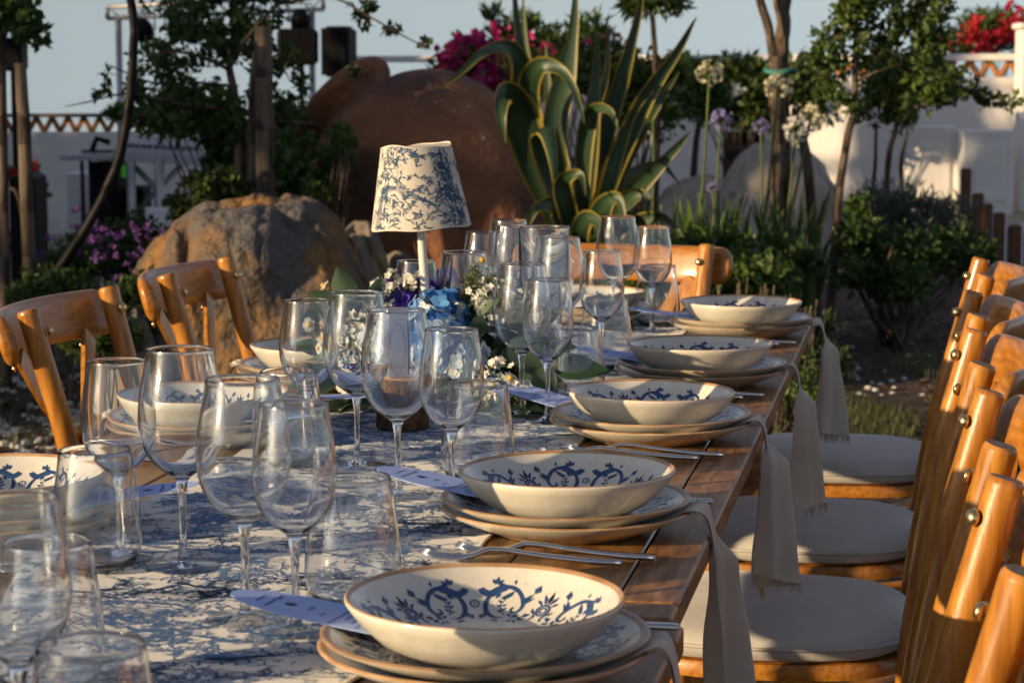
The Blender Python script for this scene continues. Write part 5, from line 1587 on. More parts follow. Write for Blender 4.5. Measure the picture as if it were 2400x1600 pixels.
tree('young_tree', 'bushy young tree with a slanting trunk at right', YR,
     [([(1905, 600, 0), (1925, 470, 0), (1945, 330, 0), (1962, 240, 0), (1965, 110, 0), (1970, 0, 0)], .022, .011)],
     [([(1963, 190, 0), (2030, 160, 0), (2120, 150, .1), (2230, 190, .1), (2300, 230, .1)], .008, .003), ([(1962, 240, 0), (1910, 200, 0), (1870, 150, 0)], .008, .003), ([(1965, 100, 0), (2040, 40, 0), (2100, 0, 0)], .008, .003)],
     [E3(1950, 40, YR, 60, 50), E3(1900, 120, YR, 50, 65), E3(2010, 110, YR, 55, 50), E3(1905, 190, YR, 45, 45), E3(2080, 60, YR, 60, 45), E3(2000, 0, YR, 90, 25), E3(1960, 250, YR, 40, 40), E3(2140, 110, YR, 60, 50), E3(2160, 190, YR, 75, 45), E3(2300, 235, YR, 42, 22), E3(2240, 215, YR, 40, 25), E3(2140, 20, YR, 60, 35), E3(2110, 240, YR, 40, 25)],
     3900, .040, .023, 'leaf_mid', 41, mat2='leaf_lime', p2=.3, tight=.42)
YR2 = 13.0
tree('young_tree', 'sunlit yellow-green young tree on thin stems before the white wall', YR2,
     [([(2030, 480, 0), (2040, 380, 0), (2060, 290, 0), (2070, 190, 0)], .02, .010), ([(2000, 470, .1), (2010, 380, .1), (2012, 280, .1)], .014, .008), ([(2075, 470, -.1), (2070, 380, -.1), (2085, 300, -.1)], .015, .008)], [],
     [E3(2060, 180, YR2, 80, 60), E3(2020, 230, YR2, 50, 55), E3(2110, 160, YR2, 60, 45), E3(2070, 260, YR2, 45, 40), E3(2160, 210, YR2, 50, 35)], 3800, .05, .022, 'leaf_mid', 43, mat2='leaf_lime', p2=.55, tight=.45)
tree('small_standard_tree', 'small round-headed bush tree with white blossom left of the staked trunk', 17.5,
     [([(1580, 390, 0), (1600, 320, 0), (1612, 270, 0)], .03, .018)], [], [E3(1610, 220, 17.5, 60, 50), E3(1570, 200, 17.5, 40, 40)], 1500, .07, .035, 'leaf_dark', 44, mat2='leaf_mid', p2=.3, tight=.5)
tree('slender_tree', 'slender dark stem rising behind the agave with feathery leaves at its top', 12.0,
     [([(1500, 480, 0), (1510, 330, 0), (1507, 180, 0), (1500, 60, 0), (1490, -60, 0)], .016, .013)], [([(1500, 40, 0), (1530, 0, 0), (1560, 20, 0)], .006, .002)],
     [E3(1500, 5, 12, 70, 22), E3(1555, 30, 12, 22, 18), E3(1450, 20, 12, 35, 25)], 700, .07, .016, 'leaf_mid', 45, tight=.45)
# unseen cypresses left of the view, added and sized to shade the garden
ctm = None
for k, (y, sz) in enumerate(((-.6, .62), (.8, .60), (2.2, .66), (3.6, 1.12), (5.0, 1.18), (6.4, 1.14), (7.8, 1.12), (9.2, 1.16), (10.6, 1.12), (12.2, 1.2), (13.6, 1.25), (15.2, 1.2), (16.8, 1.15), (18.4, 1.2), (20.0, 1.2), (21.6, 1.2), (23.2, 1.2))):
    x = -13.5 - .3 * (k % 2)
    t = thing('shade_cypress', 'unseen cypress added to cast shade, in the row outside the left edge of the picture', 'tree', (x, y, gz(x, y)), k * .7, 'cypress row added for shade')
    t.scale = (1, 1, sz)
    if ctm is None:
        rng = random.Random(88); mb = MB()
        cl = [(Vector((0, 0, .5 + i * .42)), Vector((1.25 * (1 - .07 * i) * (1 if i else .9), 1.25 * (1 - .07 * i), .5))) for i in range(11)]
        cloud(mb, rng, cl, 9000, .22, .13, 12, .5, up=.8); ctm = mb.mesh('crown', M['leaf_dark'], smooth=False)
        mb = MB(); mb.tube([(0, 0, -.1), (0, 0, 4.6)], [.14, .04], 8); ctt = mb.mesh('trunk', M['bark'])
    inst('crown', ctm, t); inst('trunk', ctt, t)

# ------------------------------------------------------------------ agave
YA = 9.4
ab = at(1340, 560, YA)
agave = thing('agave', 'big agave with yellow-edged arching leaves right of the clay jar', 'plant', (ab.x, YA, 0))
A0 = Vector(agave.location)
def agave_leaf(pts, w, roll=0.0, mid=False):
    """pts: (px, py, dY) from base to tip; w: greatest width in px of the enlarged photo"""
    P = bez([at(x, y, YA + d) - A0 for x, y, d in pts], 7); n = len(P); rows = []
    W = sc(w, YA) * .45
    prev = None
    for i, p in enumerate(P):
        t = i / (n - 1)
        d = (P[min(i + 1, n - 1)] - P[max(i - 1, 0)]).normalized()
        view = Vector((math.sin(roll), -math.cos(roll), 0.15))
        s_ = d.cross(view)
        if s_.length < .15 and prev is not None: s_ = prev
        s_ = s_.normalized()
        if prev is not None:
            if s_.dot(prev) < 0: s_ = -s_
            s_ = (s_ * .5 + prev * .5).normalized()
        prev = s_
        nn = s_.cross(d).normalized()
        ww = W * (0.62 + .38 * math.sin(PI * min(1, t * 1.5))) * (1 if t < .35 else max(0.0, 1 - ((t - .35) / .65) ** 1.8)) + .002
        row = []
        for k, (a, h) in enumerate(((-1, .26), (-.83, .15), (-.36, .02), (0, -.02), (.36, .02), (.83, .15), (1, .26))):
            row.append(p + s_ * a * ww + nn * h * ww)
        rows.append(row)
    mb = MB(); mb.grid(rows, mfun=lambda i, k: 1 if k in (0, 5) else (2 if k in (2, 3) else 0))
    mb.grid([[q - (rows[i][3] - rows[i][0]).cross(rows[min(i + 1, n - 1)][3] - rows[i][3]).normalized() * .004 if i < n - 1 else q for q in r] for i, r in enumerate(rows)], mfun=lambda i, k: 1 if k in (0, 5) else 0)
    mb.build('leaf', [M['agave'], M['agave_yellow'], M['agave_mid']], agave)
for pts, w, roll in (
    ([(1300, 560, 0), (1225, 380, -.1), (1195, 240, -.1), (1195, 150, -.15), (1165, 108, -.2), (1110, 120, -.3), (1060, 165, -.35), (1015, 200, -.4)], 52, .3),
    ([(1310, 560, .1), (1235, 330, .1), (1200, 150, .1), (1185, 30, .1), (1180, -60, .1)], 40, .5), ([(1310, 560, .2), (1240, 300, .2), (1210, 120, .2), (1200, -30, .2)], 34, -.4),
    ([(1330, 560, 0), (1275, 330, 0), (1300, 170, 0), (1318, 60, 0), (1325, -70, 0)], 62, .0), ([(1340, 560, .1), (1385, 330, .1), (1430, 170, .1), (1465, 40, .1), (1478, -40, .1)], 48, .4),
    ([(1350, 560, -.1), (1410, 380, -.1), (1480, 230, -.1), (1555, 120, -.1), (1600, 40, -.1)], 58, .5), ([(1345, 560, 0), (1400, 400, .1), (1470, 260, .1), (1530, 180, .15)], 54, -.2),
    ([(1320, 560, -.15), (1240, 360, -.15), (1212, 220, -.2), (1235, 155, -.3), (1285, 160, -.35), (1320, 210, -.4), (1342, 285, -.4)], 56, .1),
    ([(1310, 560, -.2), (1230, 380, -.2), (1185, 250, -.3), (1160, 215, -.4), (1150, 260, -.5), (1160, 330, -.5)], 92, .0), ([(1320, 560, -.2), (1270, 400, -.25), (1245, 310, -.35), (1255, 300, -.45), (1270, 360, -.5), (1275, 440, -.5)], 78, .2),
    ([(1335, 560, -.1), (1340, 360, -.15), (1360, 260, -.2), (1400, 255, -.3), (1420, 300, -.35)], 44, .0), ([(1330, 560, .0), (1345, 380, .0), (1365, 200, .05), (1374, 80, .05)], 58, .3), ([(1345, 560, -.05), (1415, 390, -.05), (1495, 260, -.05), (1560, 165, 0)], 56, .2), ([(1325, 560, .05), (1285, 380, .05), (1262, 230, .1), (1252, 100, .1)], 54, -.3), ([(1350, 570, -.1), (1440, 455, -.15), (1530, 365, -.2), (1590, 300, -.2)], 50, .3),
    ([(1350, 560, -.15), (1390, 440, -.2), (1420, 340, -.2), (1460, 250, -.2), (1500, 210, -.2)], 46, .6),
    ([(1340, 580, -.2), (1400, 520, -.35), (1440, 460, -.4), (1480, 450, -.45), (1490, 500, -.45)], 60, .0), ([(1330, 580, -.2), (1290, 500, -.3), (1270, 470, -.4), (1230, 480, -.5), (1210, 530, -.5)], 54, .2),
    ([(1360, 580, -.1), (1450, 520, -.2), (1520, 500, -.3), (1570, 545, -.4)], 44, .0), ([(1340, 580, -.3), (1370, 520, -.4), (1390, 470, -.5), (1420, 455, -.55), (1440, 520, -.6)], 60, -.2),
    ([(1330, 560, .2), (1350, 300, .3), (1390, 180, .35), (1400, 60, .4)], 36, .5),
    ([(1325, 580, -.3), (1300, 480, -.45), (1290, 420, -.5), (1330, 400, -.55), (1345, 450, -.6)], 50, .3), ([(1350, 560, .1), (1420, 430, .2), (1510, 380, .3), (1560, 420, .3)], 40, .2),
    ([(1340, 600, -.3), (1330, 540, -.45), (1350, 500, -.5), (1390, 530, -.6), (1400, 590, -.6)], 46, .0)):
    agave_leaf(pts, w, roll)

# ------------------------------------------------------------------ shrubs and flowers, back to front
t = plant('bougainvillea', 'magenta bougainvillea bush behind the clay jar', 'bush', [E3(1090, 170, 17, 85, 70), E3(1150, 200, 17, 70, 50), E3(1050, 180, 17, 40, 40)], 1800, .08, .05, 'leaf_dark', 61, base=at(1100, 300, 17), tight=.5)
mb = MB(); rng = random.Random(62); off = Vector(t.location)
cloud(mb, rng, [(c - off, r) for c, r in (E3(1085, 150, 16.9, 72, 58), E3(1140, 190, 16.8, 45, 50), E3(1040, 175, 16.9, 36, 30), E3(1150, 130, 16.9, 38, 36))], 2600, .075, .065, 12, .4)
mb.build('bracts', M['magenta'], t, smooth=False)
t = plant('oleander', 'tall oleander with thin upright shoots and pink tips behind the agave', 'bush', [E3(1130, 60, 16, 26, 55), E3(1180, 90, 16, 40, 50), E3(1240, 90, 16, 45, 60), E3(1300, 120, 16, 40, 50), E3(1360, 100, 16, 45, 60), E3(1250, 160, 16, 90, 60)], 2600, .11, .022, 'leaf_mid', 63, base=at(1240, 350, 16), tight=.5, up=1.0)
flowers_on(t, 'blossom', 'magenta', [at(x, y, 15.8) for x, y in ((1140, 70), (1160, 95), (1200, 95), (1375, 90), (1420, 110), (1255, 110))], 5, .05, .04, 64, .09)
t = plant('hedge_shrub', 'yellow-green shrub behind the upper agave leaves', 'bush', [E3(1290, 180, 15, 90, 50), E3(1390, 150, 15, 60, 60), E3(1450, 190, 15, 70, 60), E3(1540, 180, 15, 50, 45), E3(1480, 250, 15, 80, 60)], 5200, .06, .03, 'leaf_mid', 65, mat2='leaf_lime', p2=.5, base=at(1420, 380, 15), tight=.5)
t = plant('climbing_shrub', 'green climbing shrub with white blossom on the garden wall', 'bush', [E3(1590, 170, 20, 60, 35), E3(1660, 190, 20, 65, 50), E3(1730, 200, 20, 60, 60), E3(1720, 260, 20, 50, 35), E3(1840, 190, 20, 60, 50), E3(1880, 240, 20, 50, 45), E3(1640, 240, 20, 55, 30)], 5600, .085, .045, 'leaf_mid', 66, mat2='leaf_lime', p2=.55, base=at(1720, 360, 20), tight=.5)
flowers_on(t, 'blossom', 'white_petal', [at(x, y, 19.4) for x, y in ((1570, 205), (1595, 215), (1640, 190), (1700, 210), (1655, 225), (1900, 265), (1960, 190), (2010, 200), (1850, 300))], 5, .06, .05, 67, .10)
t = plant('red_oleander', 'red-flowering oleander above the wall in the top right corner', 'bush', [E3(2240, 90, 24, 55, 45), E3(2300, 80, 24, 55, 45), E3(2180, 100, 24, 50, 30)], 2200, .12, .03, 'leaf_mid', 68, base=at(2260, 250, 24), tight=.5, up=.7)
flowers_on(t, 'blossom', 'red_petal', [at(x, y, 23.6) for x, y in ((2235, 60), (2255, 80), (2280, 85), (2240, 105), (2265, 115), (2305, 90), (2330, 50), (2335, 30), (2310, 70), (2190, 110), (2345, 80), (2220, 90))], 9, .07, .06, 69, .16)
t = plant('dark_shrub', 'dark green shrub behind the left tree and the stakes', 'bush', [E3(410, 265, 11.5, 90, 50), E3(530, 340, 11.5, 60, 80), E3(660, 330, 11.5, 65, 90), E3(700, 420, 11.0, 55, 70), E3(620, 400, 11.2, 60, 70), E3(490, 410, 11.5, 40, 55)], 5600, .055, .03, 'leaf_dark', 70, base=at(560, 460, 11.5), tight=.5)
t = plant('ochre_shrub', 'yellowish low shrub just left of the boulder top', 'bush', [E3(480, 430, 9.6, 60, 35), E3(420, 480, 9.3, 40, 35), E3(530, 440, 9.7, 40, 30)], 1600, .04, .02, 'leaf_olive', 71, mat2='leaf_lime', p2=.3, base=at(470, 560, 9.5), tight=.5)
t = plant('jar_creeper', 'dark leafy twigs hanging across the left side of the clay jar', 'plant', [E3(740, 380, 9.9, 45, 60), E3(790, 340, 9.8, 30, 50), E3(720, 460, 9.8, 45, 50), E3(790, 300, 9.8, 18, 25)], 900, .04, .022, 'leaf_dark', 72, base=at(745, 560, 9.8), tight=.5)
t = plant('purple_flower_bush', 'low bush covered in small purple flowers at left', 'bush', [E3(250, 570, 9.6, 110, 55), E3(180, 610, 9.2, 90, 45), E3(330, 540, 9.8, 70, 40), E3(320, 610, 9.4, 70, 50)], 5200, .030, .014, 'leaf_olive', 73, mat2='leaf_dark', p2=.5, base=at(250, 660, 9.4), tight=.5)
rng = random.Random(74)
flowers_on(t, 'purple_flowers', 'purple_petal', [at(rng.gauss(250, 75), rng.gauss(560, 36), 9.05 + rng.uniform(-.1, .15)) for k in range(60)], 5, .013, .012, 75, .016)
for k, (x, y, Y, rx, rz, n, lab) in enumerate(((130, 690, 8.6, 110, 55, 2600, 'low dark shrub behind the left chair rail'), (330, 690, 8.1, 70, 60, 1700, 'low dark shrub left of the boulder foot'), (240, 780, 7.6, 90, 50, 1800, 'low olive shrub seen through the left chair back'))):
    plant('low_shrub', lab, 'bush', [E3(x, y, Y, rx, rz)], n, .036, .016, ('leaf_dark', 'leaf_olive', 'leaf_olive')[k], 76 + k, mat2='leaf_dark', p2=.4, base=at(x, y + 60, Y), tight=.5)
plant('lavender_bush', 'rounded grey-green bush right of the pale boulder', 'bush', [E3(2060, 480, 11.5, 110, 50), E3(2170, 500, 11.5, 80, 45), E3(2120, 560, 11.4, 120, 60)], 5600, .05, .008, 'leaf_grey', 80, base=at(2080, 560, 11.5), tight=.5, up=1.2, sub=18)
plant('dark_shrub', 'dark green shrub low at right in front of the grey-green bush', 'bush', [E3(1985, 490, 10.9, 45, 55), E3(1970, 560, 10.6, 60, 60), E3(2080, 590, 10.6, 90, 55), E3(2190, 580, 10.9, 70, 60), E3(2250, 600, 10.7, 50, 45), E3(2060, 650, 10.2, 90, 40), E3(1960, 640, 10.2, 60, 40)], 5600, .04, .022, 'leaf_dark', 81, mat2='leaf_mid', p2=.2, base=at(2060, 640, 10.4), tight=.5)
plant('dark_shrub', 'dark green undergrowth beneath the flower stalks right of the agave', 'bush', [E3(1650, 580, 9.9, 110, 45), E3(1560, 590, 9.7, 80, 45), E3(1760, 590, 9.7, 80, 40), E3(1850, 610, 9.6, 60, 40), E3(1700, 640, 9.2, 140, 50)], 6500, .042, .022, 'leaf_dark', 82, mat2='leaf_mid', p2=.3, base=at(1680, 660, 9.5), tight=.5)
plant('dark_shrub', 'dark undergrowth at the foot of the agave beyond the glasses', 'bush', [E3(1250, 600, 9.3, 110, 40), E3(1400, 600, 9.0, 110, 40), E3(1480, 640, 8.7, 120, 40)], 3400, .042, .022, 'leaf_dark', 83, base=at(1380, 660, 9.0), tight=.5)
def sprigs(name, label, cx, cy, Y, w, h, n, seed, mat='leaf_olive', ll=.022):
    rng = random.Random(seed); b = at(cx, cy, Y); t = thing(name, label, 'bush', (b.x, Y, gz(b.x, Y)))
    lm = MB(); sm_ = MB(); off = Vector(t.location)
    for k in range(n):
        x = cx + rng.uniform(-w, w); top = at(x + rng.uniform(-20, 20), cy - h * rng.uniform(.3, 1.0) * (1 - .4 * abs(x - cx) / w), Y + rng.uniform(-.25, .25)) - off
        base = Vector((top.x * .6 + rng.uniform(-.05, .05), top.y, 0))
        pts = bez([base, base.lerp(top, .5) + Vector((rng.uniform(-.03, .03), 0, 0)), top], 6)
        sm_.tube(pts, .0025, 4, cap=False)
        for q in range(1, len(pts)):
            for s_ in range(5):
                p = pts[q - 1].lerp(pts[q], s_ / 5); f = 1 - .5 * q / len(pts)
                a = rng.uniform(0, 2 * PI)
                leaf(lm, p, Vector((math.cos(a), math.sin(a), .8)), rvec(rng), ll * f, .0045)
                leaf(lm, p, Vector((-math.cos(a), -math.sin(a), .8)), rvec(rng), ll * f, .0045)
    lm.build('foliage', M[mat], t, smooth=False); sm_.build('stems', M['bark'], t)
sprigs('rosemary_bush', 'upright rosemary sprigs behind the farthest bowl on the right', 1690, 790, 6.9, 190, 165, 110, 84, 'leaf_mid', .016)
plant('low_shrub', 'loose olive shrub beyond the far right corner of the table', 'bush', [E3(1860, 790, 6.9, 50, 70), E3(1900, 850, 6.7, 45, 60), E3(1800, 820, 6.9, 60, 50)], 1700, .034, .010, 'leaf_olive', 85, mat2='leaf_mid', p2=.4, base=at(1860, 900, 6.8), tight=.6, up=1.0)
plant('low_shrub', 'olive undergrowth under the rosemary sprigs', 'bush', [E3(1680, 840, 7.0, 200, 60), E3(1850, 880, 6.6, 80, 70)], 2600, .03, .012, 'leaf_olive', 86, mat2='leaf_dark', p2=.5, base=at(1700, 900, 7.0), tight=.5)

# strap-leaved clump and flower globes
cl = thing('agapanthus_clump', 'clump of strap leaves below the tall flower globes', 'plant', (at(1640, 600, 10.2).x, 10.2, 0)); off = Vector(cl.location)
mb = MB(); rng = random.Random(90)
for k in range(150):
    x = rng.uniform(1480, 1860); b = at(x, 600, 10.2 + rng.uniform(-.4, .4)) - off; b.z = 0
    tip = at(x + rng.uniform(-90, 90), rng.uniform(430, 560), 10.2 + rng.uniform(-.5, .4)) - off
    mid = b.lerp(tip, .6) + Vector((0, 0, .08))
    pts = bez([b, mid, tip], 5); w = .014; sd_ = Vector((rng.uniform(-1, 1), rng.uniform(-1, 1), 0)).normalized()
    mb.grid([[p - sd_ * w * (1 - (i / len(pts)) ** 2) , p + Vector((0, 0, -.004)), p + sd_ * w * (1 - (i / len(pts)) ** 2)] for i, p in enumerate(pts)])
mb.build('strap_leaves', M['leaf_dark'], cl)
def globe(label, px, py, Y, R, bx, by, mat, seed, full=1.0):
    p = at(px, py, Y); b = at(bx, by, Y); t = thing('flower_globe', label, 'flower', (b.x, Y, gz(b.x, Y)), 0, 'tall flower globes')
    off = Vector(t.location); rng = random.Random(seed)
    mb = MB(); base = b - off; base.z = min(base.z, .3)
    mb.tube(bez([base, (base + (p - off)) / 2 + Vector((.012, 0, .02)), p - off], 8), .006, 7); mb.build('stalk', M['stem'], t)
    mb = MB(); pd = MB(); c = p - off; r = sc(R, Y)
    for k in range(46):
        d = rvec(rng); d.z = d.z * .8 + .15 * full; d.normalize(); o = c + d * r * rng.uniform(.55, .95)
        pd.tube([c, o], .0012, 4)
        u = d.orthogonal().normalized(); v = d.cross(u)
        for q in range(6):
            a = q * PI / 3; leaf(mb, o, u * math.cos(a) + v * math.sin(a) + d * .7, d, r * .30, r * .10)
    mb.build('florets', M[mat], t, smooth=False); pd.build('pedicels', M['stem'], t)
globe('cream flower globe on a leaning stalk in front of the staked trunk', 1788, 200, 9.9, 34, 1730, 560, 'cream_petal', 91)
globe('faded cream flower globe on a tall stalk left of the staked trunk', 1630, 168, 10.1, 32, 1590, 540, 'cream_petal', 92)
globe('cream flower globe in front of the slanting stake, upper of two', 1862, 270, 9.9, 34, 1770, 600, 'cream_petal', 93)
globe('white flower globe overlapping the cream one right of the staked trunk', 1828, 300, 9.8, 34, 1780, 600, 'white_petal', 94)
globe('lilac flower globe between the agave and the staked trunk', 1656, 275, 10.2, 27, 1620, 540, 'lilac', 95)
globe('lilac flower globe beside the agave tip', 1500, 242, 10.3, 24, 1490, 500, 'lilac', 96)
globe('lilac flower globe close to the trunk, half hidden', 1748, 292, 10.4, 20, 1740, 560, 'lilac', 97)
globe('small lilac flower globe among the agave leaves', 1402, 272, 10.4, 18, 1420, 520, 'lilac', 98)
globe('small lilac flower globe low among the strap leaves', 1638, 432, 10.2, 16, 1630, 600, 'lilac', 99)

# ------------------------------------------------------------------ low posts at right
for k, (x, y, w, Y) in enumerate(((2219, 388, 22, 13.6), (2246, 445, 24, 13.2), (2268, 470, 22, 12.8), (2295, 492, 24, 12.3), (2332, 520, 26, 11.9))):
    p = at(x, y, Y); ww = sc(w, Y)
    t = thing('low_post', 'short brown edging post at right, %s of the row of five' % ('tallest', 'second', 'third', 'fourth', 'last and nearest')[k], 'post', (p.x, Y, gz(p.x, Y)), .2, 'edging posts')
    mb = MB(); mb.box((0, 0, p.z / 2 - .05), (ww, ww * .8, p.z + .1), bev=.008); mb.build('post', M['post_brown'], t, smooth=False)
    if k:
        mb = MB(); mb.box((ww * .72, .02, p.z / 2 - .05), (ww * .42, ww * .5, p.z + .12), bev=.006); mb.build('white_board', M['white_panel'], t, smooth=False)

# ------------------------------------------------------------------ sound gear on the gravel yard
YS = 23.5
def zg(x, y): return gz(x, y) + .03
def gbox(name, label, cat, x0, y0, x1, y1, Y, depth, mat, tog=True, rz=0.0, bev=.02, grille=False):
    a = at(x0, y0, Y); b = at(x1, y1, Y); cx = (a.x + b.x) / 2
    z_lo = zg(cx, Y) if tog else b.z
    t = thing(name, label, cat, (cx, Y + depth / 2, z_lo), rz)
    mb = MB(); h = a.z - z_lo
    mb.box((0, 0, h / 2), (b.x - a.x, depth, h), bev=bev); mb.build('body', M[mat], t, smooth=False)
    if grille:
        mb = MB(); mb.box((0, -depth / 2 - .008, h / 2), ((b.x - a.x) * .88, .016, h * .92), bev=.006); mb.build('grille', M['black_cloth'], t, smooth=False)
    return t
def pole_to(t, x, y, Y, r, ztop, mat='black'):
    pass
sp1 = gbox('loudspeaker', 'black loudspeaker against the sky left of the clay jar', 'speaker', 742, 60, 810, 178, YS, .36, 'black', tog=False, rz=-.25, bev=.05, grille=True)
sp2 = gbox('loudspeaker', 'black loudspeaker behind the thick wooden stake', 'speaker', 632, 66, 728, 150, YS + .2, .36, 'black', tog=False, rz=.1, bev=.04, grille=True)
sp3 = gbox('loudspeaker', 'black loudspeaker at the left edge on a stand', 'speaker', -10, 86, 50, 164, YS - 4, .30, 'black', tog=False, bev=.03, grille=True)
def stand(label, px, y0, Y, r=.025):
    p = at(px, y0, Y); zb_ = zg(p.x, Y); t = thing('speaker_stand', label, 'stand', (p.x, Y + .15, zb_)); h = p.z - zb_
    mb = MB(); mb.tube([(0, 0, .0), (0, 0, h)], r, 8); mb.build('pole', M['black'], t)
    for k in range(3):
        a = k * 2 * PI / 3 + .4; mb = MB(); mb.tube([(0, 0, h * .28), (math.cos(a) * .45, math.sin(a) * .45, .0)], .014, 6); mb.build('leg', M['black'], t)
stand('black pole under the loudspeaker against the sky', 775, 178, YS); stand('black pole under the loudspeaker behind the stake', 690, 150, YS + .2); stand('black stand under the loudspeaker at the left edge', 22, 164, YS - 4)
# lighting truss
t = thing('lighting_truss', 'grey lighting truss with hanging spotlights across the top left', 'truss', (at(495, 30, YS).x, YS + .8, zg(-3, YS)))
off = Vector(t.location); Yt = YS + .8
def TP(x, y, d=0): return at(x, y, Yt + d) - off
for (a, b) in (((248, 17), (745, -10)), ((246, 43), (745, 22)), ((248, 17), (246, 43)), ((741, -10), (743, 22))):
    mb = MB(); mb.tube([TP(*a), TP(*b)], .024, 8); mb.build('chord', M['alu'], t)
n = 16
for k in range(n):
    f0, f1 = k / n, (k + 1) / n
    a = (248 + 497 * f0, 17 - 27 * f0); b = (246 + 499 * f1, 43 - 21 * f1)
    if k % 2: a, b = (248 + 497 * f1, 17 - 27 * f1), (246 + 499 * f0, 43 - 21 * f0)
    mb = MB(); mb.tube([TP(*a), TP(*b)], .010, 5); mb.build('brace', M['alu'], t)
for x, y in ((272, 44), (716, 24)):
    mb = MB(); p = TP(x, y); mb.tube([p, Vector((p.x, p.y, 0))], .035, 8); mb.build('upright', M['alu'], t)
for k, (x, y) in enumerate(((330, 70), (405, 66), (440, 72), (690, 48), (560, 60))):
    p = at(x, y, Yt - .15)
    s_ = thing('spotlight', 'black spotlight hanging from the truss, %s from the left' % ('first', 'second', 'third', 'last', 'fourth')[k], 'spotlight', p, 0, 'stage spotlights')
    mb = MB(); mb.lathe([(0, .12), (.07, .12), (.10, .05), (.11, -.08), (.10, -.10), (0, -.06)], 16, M=Matrix.Rotation(.9, 4, 'X')); mb.build('lamp_body', M['black'], s_)
    mb = MB(); mb.tube([(-.12, 0, 0), (-.12, 0, .18), (.12, 0, .18), (.12, 0, 0)], .012, 5); mb.tube([(0, 0, .18), (0, 0, .30)], .014, 5); mb.build('bracket', M['alu'], s_)
    if k == 3:
        mb = MB(); mb.lathe([(0, 0), (.08, 0)], 14, M=Matrix.Rotation(.9, 4, 'X') @ Matrix.Translation((0, 0, -.085)) ); mb.build('lens', M['spot'], s_)
# desk with console
YD = 21.0
t = thing('sound_desk', 'folding table with a slim dark top in front of the white wall', 'table', (at(205, 500, YD).x, YD, zg(-4, YD))); off = Vector(t.location)
a = at(148, 352, YD) - off; b = at(262, 368, YD) - off
mb = MB(); mb.box(((a.x + b.x) / 2, 0, (a.z + b.z) / 2), (b.x - a.x, .5, .05), bev=.01); mb.build('table_top', M['greymetal'], t, smooth=False)
for sx in (a.x + .2, b.x - .03):
    for sy in (-.2, .2):
        mb = MB(); mb.tube([(sx, sy, b.z), (sx, sy, 0)], .018, 6); mb.build('leg', M['black'], t)
t = thing('mixing_console', 'pale grey slanted mixing console on a cross-legged stand', 'console', (at(365, 500, YD).x, YD, zg(-3, YD))); off = Vector(t.location)
q = [at(262, 345, YD) - off, at(470, 358, YD) - off, at(455, 322, YD + .5) - off, at(300, 318, YD + .5) - off]
dn = Vector((0, 0, -.10))
mb = MB(); mb.add([p for p in q] + [p + dn for p in q], [(0, 1, 2, 3), (7, 6, 5, 4), (0, 4, 5, 1), (1, 5, 6, 2), (2, 6, 7, 3), (3, 7, 4, 0)]); mb.build('console_body', M['greymetal'], t, smooth=False)
for k in range(12):
    f = (k + .6) / 12.4; p = q[0].lerp(q[1], f) * .6 + q[3].lerp(q[2], f) * .4 + Vector((0, 0, .012)); mb = MB(); mb.box(p, (.03, .22, .014)); mb.build('fader_strip', M['black'], t, smooth=False)
for (x0, y0, x1, y1) in ((290, 365, 430, 500), (430, 365, 300, 500)):
    mb = MB(); mb.tube([at(x0, y0, YD + .2) - off, at(x1, y1, YD + .2) - off], .028, 8); mb.build('stand_leg', M['alu'], t)
for x in (300, 365):
    mb = MB(); p = at(x, 365, YD) - off; mb.tube([p, Vector((p.x, p.y, 0))], .045, 8); mb.build('upright', M['alu'], t)
gbox('equipment_rack', 'black equipment rack under the console with a small green screen', 'rack', 208, 372, 272, 520, YD + .1, .5, 'black', bev=.01)
a = at(276, 380, YD); b = at(296, 408, YD)
mb = MB(); mb.box((0, 0, 0), (b.x - a.x, .03, a.z - b.z), bev=.005); o = mb.build('monitor', M['screen'], None, smooth=False, loc=((a.x + b.x) / 2, YD + .08, (a.z + b.z) / 2)); tag(o, 'small bright green screen at the sound desk', 'screen')
gbox('equipment_case', 'black flight case standing below the console', 'case', 285, 430, 330, 520, YD + .2, .5, 'black', bev=.015)
gbox('white_plinth', 'white square plinth between the wall and the desk', 'plinth', 150, 398, 198, 500, YD + .6, .5, 'white_panel', bev=.01)
gbox('white_plinth', 'low white wedge on the gravel right of the desk', 'plinth', 325, 480, 372, 512, YD - .4, .4, 'white_panel', bev=.01, rz=.2)
gbox('black_bin', 'tall black bin behind the stakes at the left edge', 'bin', 18, 402, 82, 545, YD - 3.5, .5, 'black', bev=.03)
# laptop stand: slanted bar frame
t = thing('laptop', 'open dark laptop on the folding table', 'laptop', at(225, 350, YD)); off = Vector(t.location)
mb = MB(); mb.tube([at(x, y, YD) - off for x, y in ((210, 350), (222, 318), (252, 328))], .028, 4); mb.build('screen_frame', M['black'], t, smooth=False)
mb = MB(); mb.box((0, 0, .01), (.28, .22, .02)); mb.build('base', M['black'], t, smooth=False)
